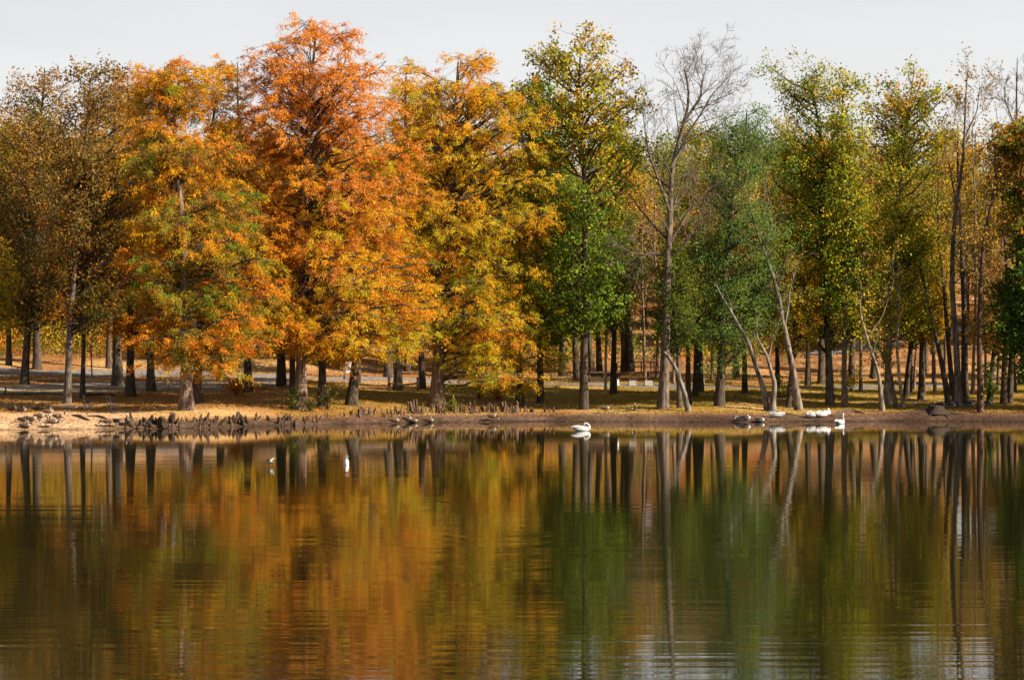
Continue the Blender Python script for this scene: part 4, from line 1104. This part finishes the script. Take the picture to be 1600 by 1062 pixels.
# ---------------------------------------------------------------- birds
# each ring: x, z, half width, half height, material (body one continuous surface)
NK = {'goose': ['brown_feather', 'tan_feather', 'black_feather', 'white_feather', 'black_skin'],
      'swan': ['white_feather', 'white_feather', 'white_feather', 'white_feather', 'orange_bill'],
      'duck': ['grey_feather', 'white_feather', 'black_feather', 'white_feather', 'orange_bill']}
def rings(kind, pose):
    if kind == 'swan':
        B = [(-.66, .27, .02, .015, 0), (-.54, .24, .10, .06, 0), (-.36, .20, .20, .15, 0), (-.12, .17, .26, .20, 0), (.12, .16, .26, .20, 0), (.30, .17, .20, .17, 0), (.42, .21, .12, .12, 0)]
        if pose == 'up':
            N = [(.48, .32, .07, .07, 0), (.45, .46, .055, .055, 0), (.41, .60, .05, .05, 0), (.41, .73, .047, .05, 0), (.46, .82, .05, .05, 0), (.53, .83, .05, .048, 0), (.59, .80, .028, .028, 4), (.67, .76, .012, .01, 4)]
        elif pose == 'preen':
            N = [(.50, .28, .08, .08, 0), (.48, .40, .06, .06, 0), (.38, .50, .052, .052, 0), (.27, .55, .05, .05, 0), (.18, .53, .055, .055, 0), (.13, .46, .05, .045, 0), (.12, .39, .025, .025, 4), (.12, .33, .012, .01, 4)]
        else:
            N = [(.48, .28, .08, .08, 0), (.44, .37, .06, .06, 0), (.34, .42, .055, .05, 0), (.22, .42, .055, .05, 0), (.11, .41, .055, .05, 0), (.03, .38, .04, .035, 0), (-.04, .36, .025, .02, 4), (-.10, .35, .012, .01, 4)]
        return B + N
    z = 0 if pose in ('stand', 'feed') else -0.27
    B = [(-.52, .41 + z, .03, .012, 2), (-.43, .42 + z, .07, .04, 3), (-.30, .435 + z, .125, .10, 0), (-.10, .44 + z, .17, .145, 0), (.08, .45 + z, .175, .155, 0), (.20, .465 + z, .145, .135, 1), (.28, .50 + z, .09, .09, 1)]
    if pose in ('stand', 'sit'):
        N = [(.32, .58 + z, .052, .052, 2), (.33, .66 + z, .042, .042, 2), (.33, .74 + z, .04, .04, 2), (.35, .80 + z, .044, .044, 3), (.40, .825 + z, .044, .042, 2), (.44, .815 + z, .028, .025, 4), (.50, .80 + z, .010, .008, 4)]
    elif pose == 'feed':
        N = [(.36, .48, .055, .055, 2), (.44, .40, .045, .045, 2), (.49, .30, .04, .04, 2), (.53, .19, .042, .042, 3), (.56, .12, .042, .042, 2), (.58, .075, .025, .025, 4), (.60, .03, .010, .008, 4)]
    else:  # tucked
        N = [(.33, .56 + z, .06, .06, 2), (.30, .63 + z, .05, .05, 2), (.22, .66 + z, .046, .046, 2), (.14, .66 + z, .046, .044, 3), (.07, .64 + z, .04, .038, 2), (.01, .62 + z, .022, .02, 4), (-.05, .60 + z, .010, .008, 4)]
    return B + N
def bird_mesh(kind, pose):
    Rg = rings(kind, pose)
    A = np.array([(r_[0], r_[1], r_[2], r_[3]) for r_ in Rg]); mi = [r_[4] for r_ in Rg]
    # refine along the spine
    n = len(A); u = np.linspace(0, n - 1, (n - 1) * 2 + 1)
    A2 = np.stack([np.interp(u, np.arange(n), A[:, k]) for k in range(4)], -1)
    A2[1:-1] = 0.2 * A2[:-2] + 0.6 * A2[1:-1] + 0.2 * A2[2:]
    T = nrm(np.gradient(A2[:, :2], axis=0)); Nn = np.stack([-T[:, 1], T[:, 0]], -1)
    sd = 12; th = np.arange(sd) * 2 * np.pi / sd
    V = np.zeros((len(A2), sd, 3))
    V[..., 0] = A2[:, 0:1] + A2[:, 3:4] * np.sin(th) * Nn[:, 0:1]
    V[..., 1] = A2[:, 2:3] * np.cos(th)
    V[..., 2] = A2[:, 1:2] + A2[:, 3:4] * np.sin(th) * Nn[:, 1:2]
    K = len(A2); i = np.arange(K - 1)[:, None] * sd; j = np.arange(sd)[None]; j2 = (j + 1) % sd
    Fq = np.stack([i + j, i + j2, i + sd + j2, i + sd + j], -1).reshape(-1, 4)
    seg = np.repeat([mi[int(round(v))] for v in u[:-1] + 0.25], sd)
    g = Geo(); g.add(V.reshape(-1, 3), Fq, 0); g.m[-1] = np.array(seg)
    if kind != 'swan' and pose in ('stand', 'feed'):
        for y in (-.07, .07):
            g.tube([(0.0, y, .34), (-.02, y, .18), (0.0, y, .0)], [.022, .014, .014], 8, 4)
            g.add([[0.0, y, 0.004], [.10, y - .05, .004], [.12, y, .004], [.10, y + .05, .004]], [[0, 1, 2, 3]], 4)
    return g.mesh(kind + "_body", [M[k] for k in NK[kind]], True)
def wing_mesh(kind, side):
    z = {'swan': .23}.get(kind, .47)
    L, wd, hh_ = (.46, .25, .13) if kind == 'swan' else (.36, .165, .10)
    K, sd = 9, 8
    u = np.linspace(0, 1, K)
    P = np.stack([.22 - u * 2 * L + 0.02, side * wd * (0.80 - 0.45 * u ** 2), z + 0.02 + 0.06 * u], -1) if kind == 'swan' else np.stack([.18 - u * 1.9 * L, side * wd * (0.85 - 0.6 * u ** 2), z + 0.02 + 0 * u], -1)
    R = np.sin(np.pi * np.clip(u * 0.93 + 0.07, 0, 1)) ** 0.6 + 0.03
    th = np.arange(sd) * 2 * np.pi / sd
    V = P[:, None, :] + np.stack([0 * th[None] * R[:, None], R[:, None] * 0.05 * np.cos(th)[None], R[:, None] * hh_ * np.sin(th)[None]], -1)
    i = np.arange(K - 1)[:, None] * sd; j = np.arange(sd)[None]; j2 = (j + 1) % sd
    Fq = np.stack([i + j, i + j2, i + sd + j2, i + sd + j], -1).reshape(-1, 4)
    return mesh_np(kind + "_wing", V.reshape(-1, 3), Fq, M['white_feather' if kind == 'swan' else ('brown_feather' if kind == 'goose' else 'black_feather')], smooth=True)
BM, WM = {}, {}
def bird(kind, pose, px, py, rz, label, group, scale=1.0, name=None, water=None):
    if water is not None:
        Y = F * CAMZ / (py - HZ); b = Vector(((px - 800) * Y / F, Y, water))
    else:
        b = at(px, py)
    if (kind, pose) not in BM: BM[(kind, pose)] = bird_mesh(kind, pose)
    if kind not in WM: WM[kind] = [wing_mesh(kind, s_) for s_ in (-1, 1)]
    t = thing(name or kind, label, {'goose': 'goose', 'swan': 'swan', 'duck': 'duck'}[kind], b, group, rz)
    t.scale = (scale,) * 3
    link("body", BM[(kind, pose)], t)
    dz = 0.0 if (kind == 'swan' or pose in ('stand', 'feed')) else -0.27
    for m_ in WM[kind]: link("wing", m_, t, (0, 0, dz))
    return t
GG = "geese on the left beach"
for pose, x, y, rz, lab in [
    ('rest', 20, 642, 0.2, "dark goose resting in the upper row, first from the left edge"),
    ('rest', 34, 644, 0.3, "goose resting in the upper row with its right side lit, second from the left edge"),
    ('sit', 59, 640, 0.1, "goose sitting with its head raised at the top of the beach flock"),
    ('rest', 76, 646, 0.2, "goose lying at the right end of the upper row, below the bleached log"),
    ('rest', 37, 659, -0.2, "dark goose resting low, leftmost of the lower cluster"),
    ('feed', 50, 664, 0.1, "goose bending its head down just above the one at the waterline"),
    ('feed', 63, 660, 0.0, "goose feeding on the sand in the middle of the lower cluster"),
    ('rest', 41, 669, 0.1, "goose resting at the waterline, lowest of the left flock"),
    ('stand', 93, 660, 0.1, "goose standing with a tall black neck at the right of the lower cluster"),
    ('sit', 85, 661, 3.0, "goose sitting close left of the tall necked standing goose"),
    ('stand', 82, 668, 0.5, "goose standing near the waterline under the tall necked one"),
    ('feed', 166, 668, 3.3, "goose with white rump feeding at the left end of the knees"),
    ('feed', 181, 667, 2.6, "goose stooping among the first knees, middle of three there"),
    ('stand', 199, 666, 1.9, "goose with a bright breast among the knees, right of three there")]:
    bird('goose', pose, x, y, rz, lab, GG, 0.82)
GH = "geese along the middle shore"
for pose, x, y, rz, lab in [
    ('sit', 617, 660, 0.2, "dark goose at the water's edge, first from left of the middle shore geese"),
    ('rest', 637, 657, 0.1, "brown backed goose sitting just above its neighbour under the knees"),
    ('sit', 646, 661, 0.1, "goose with raised head at the water's edge below a brown backed goose"),
    ('rest', 671, 660, 0.1, "goose curled up at the water's edge right of the raised head goose"),
    ('feed', 769, 658, 0.4, "grey goose wading alone under the right part of the knees"),
    ('feed', 946, 646, 0.2, "dark goose feeding on the bank right of the tall sycamore trunk"),
    ('sit', 990, 641, 1.2, "small dark goose sitting on the lawn between the pole and the big bare tree")]:
    bird('goose', pose, x, y, rz, lab, GH, 0.82)
GD_ = "ducks on the right bank"
for pose, x, y, rz, lab, sc in [
    ('tuck', 1153, 658, 3.0, "grey duck asleep at the waterline, leftmost of three by the leaning stems", .8),
    ('tuck', 1166, 656, 0.2, "pale round duck resting above the sleeping one by the leaning stems", .85),
    ('sit', 1188, 659, 0.3, "dark duck with white breast at the waterline below the leaning grey stem", .8),
    ('rest', 1470, 636, 0.2, "grey duck resting left of the tall grey forked tree", .95),
    ('rest', 1486, 637, 0.1, "dark duck resting against the foot of the tall grey forked tree", .95),
    ('rest', 1514, 635, 0.1, "black and white duck resting right of the tall grey forked tree", 1.1),
    ('sit', 1543, 634, 0.2, "pale mottled duck behind the reddish bare stem on the bank", 1.0)]:
    bird('duck', pose, x, y, rz, lab, GD_, sc)
SW = "white swans and geese at the right shore"
bird('swan', 'rest', 1213, 652, 3.0, "white swan asleep on the bank under the leaning grey stem", SW, 0.85)
bird('swan', 'rest', 1270, 652, 3.3, "large white swan asleep, leftmost of the three huddled together", SW, 0.88)
bird('swan', 'rest', 1284, 651, 3.5, "white swan huddled in the middle of three sleeping birds", SW, 0.85)
bird('swan', 'preen', 1293, 648, 1.1, "white swan preening at the right end of three huddled birds", SW, 0.75)
bird('swan', 'up', 1313, 662, 0.9, "white swan swimming by the bank with an upright neck", SW, 0.80, water=-0.05)
bird('swan', 'preen', 909, 673, 0.15, "white swan preening alone on open water below the tall sycamore", SW, 0.85, water=-0.05)

# low flying white bird and white float on the water
Y = 70.0
t = thing("white_bird", "small white bird with raised wings skimming the dark water", "bird", ((421 - 800) * Y / F, Y, 0.10), rz=2.7)
g = Geo(); P = np.array([(-.16, 0, .03), (-.08, 0, .035), (0, 0, .03), (.07, 0, .035), (.11, 0, .045), (.15, 0, .035)])
V, Fq = tubes(P[None], np.array([[.006, .03, .042, .036, .024, .004]]), 10); g.add(V, Fq)
link("body", g.mesh("white_bird_body", M['white_feather'], True), t)
for s_ in (-1, 1):
    V = []
    for k in range(6):
        u = k / 5; cx = 0.03 - 0.10 * u; cyy = s_ * (0.02 + 0.16 * u); cz = 0.05 + 0.11 * u; ch = 0.075 * (1 - u) ** 0.6 + 0.008
        for dx, dz in ((ch, 0), (0, .008), (-ch, 0), (0, -.008)): V.append((cx + dx, cyy, cz + dz))
    Fq = [[k * 4 + j, k * 4 + (j + 1) % 4, k * 4 + 4 + (j + 1) % 4, k * 4 + 4 + j] for k in range(5) for j in range(4)]
    link("wing", mesh_np("white_bird_wing", V, Fq, M['white_feather']), t)
Y = F * CAMZ / (726 - HZ)
P = np.array([(0, 0, z) for z in np.linspace(-0.06, 0.20, 10)]); u = np.linspace(-1, 1, 10)
V, Fq = tubes(P[None], (0.072 * np.sqrt(np.clip(1 - u ** 2, 0.003, 1)) * (1 - 0.12 * u))[None], 12)
tag(link("oval_float", mesh_np("oval_float", V, Fq, M['white_paint'], smooth=True), None, ((541.5 - 800) * Y / F, Y, 0)), "white oval float standing up in the dark water", "float")
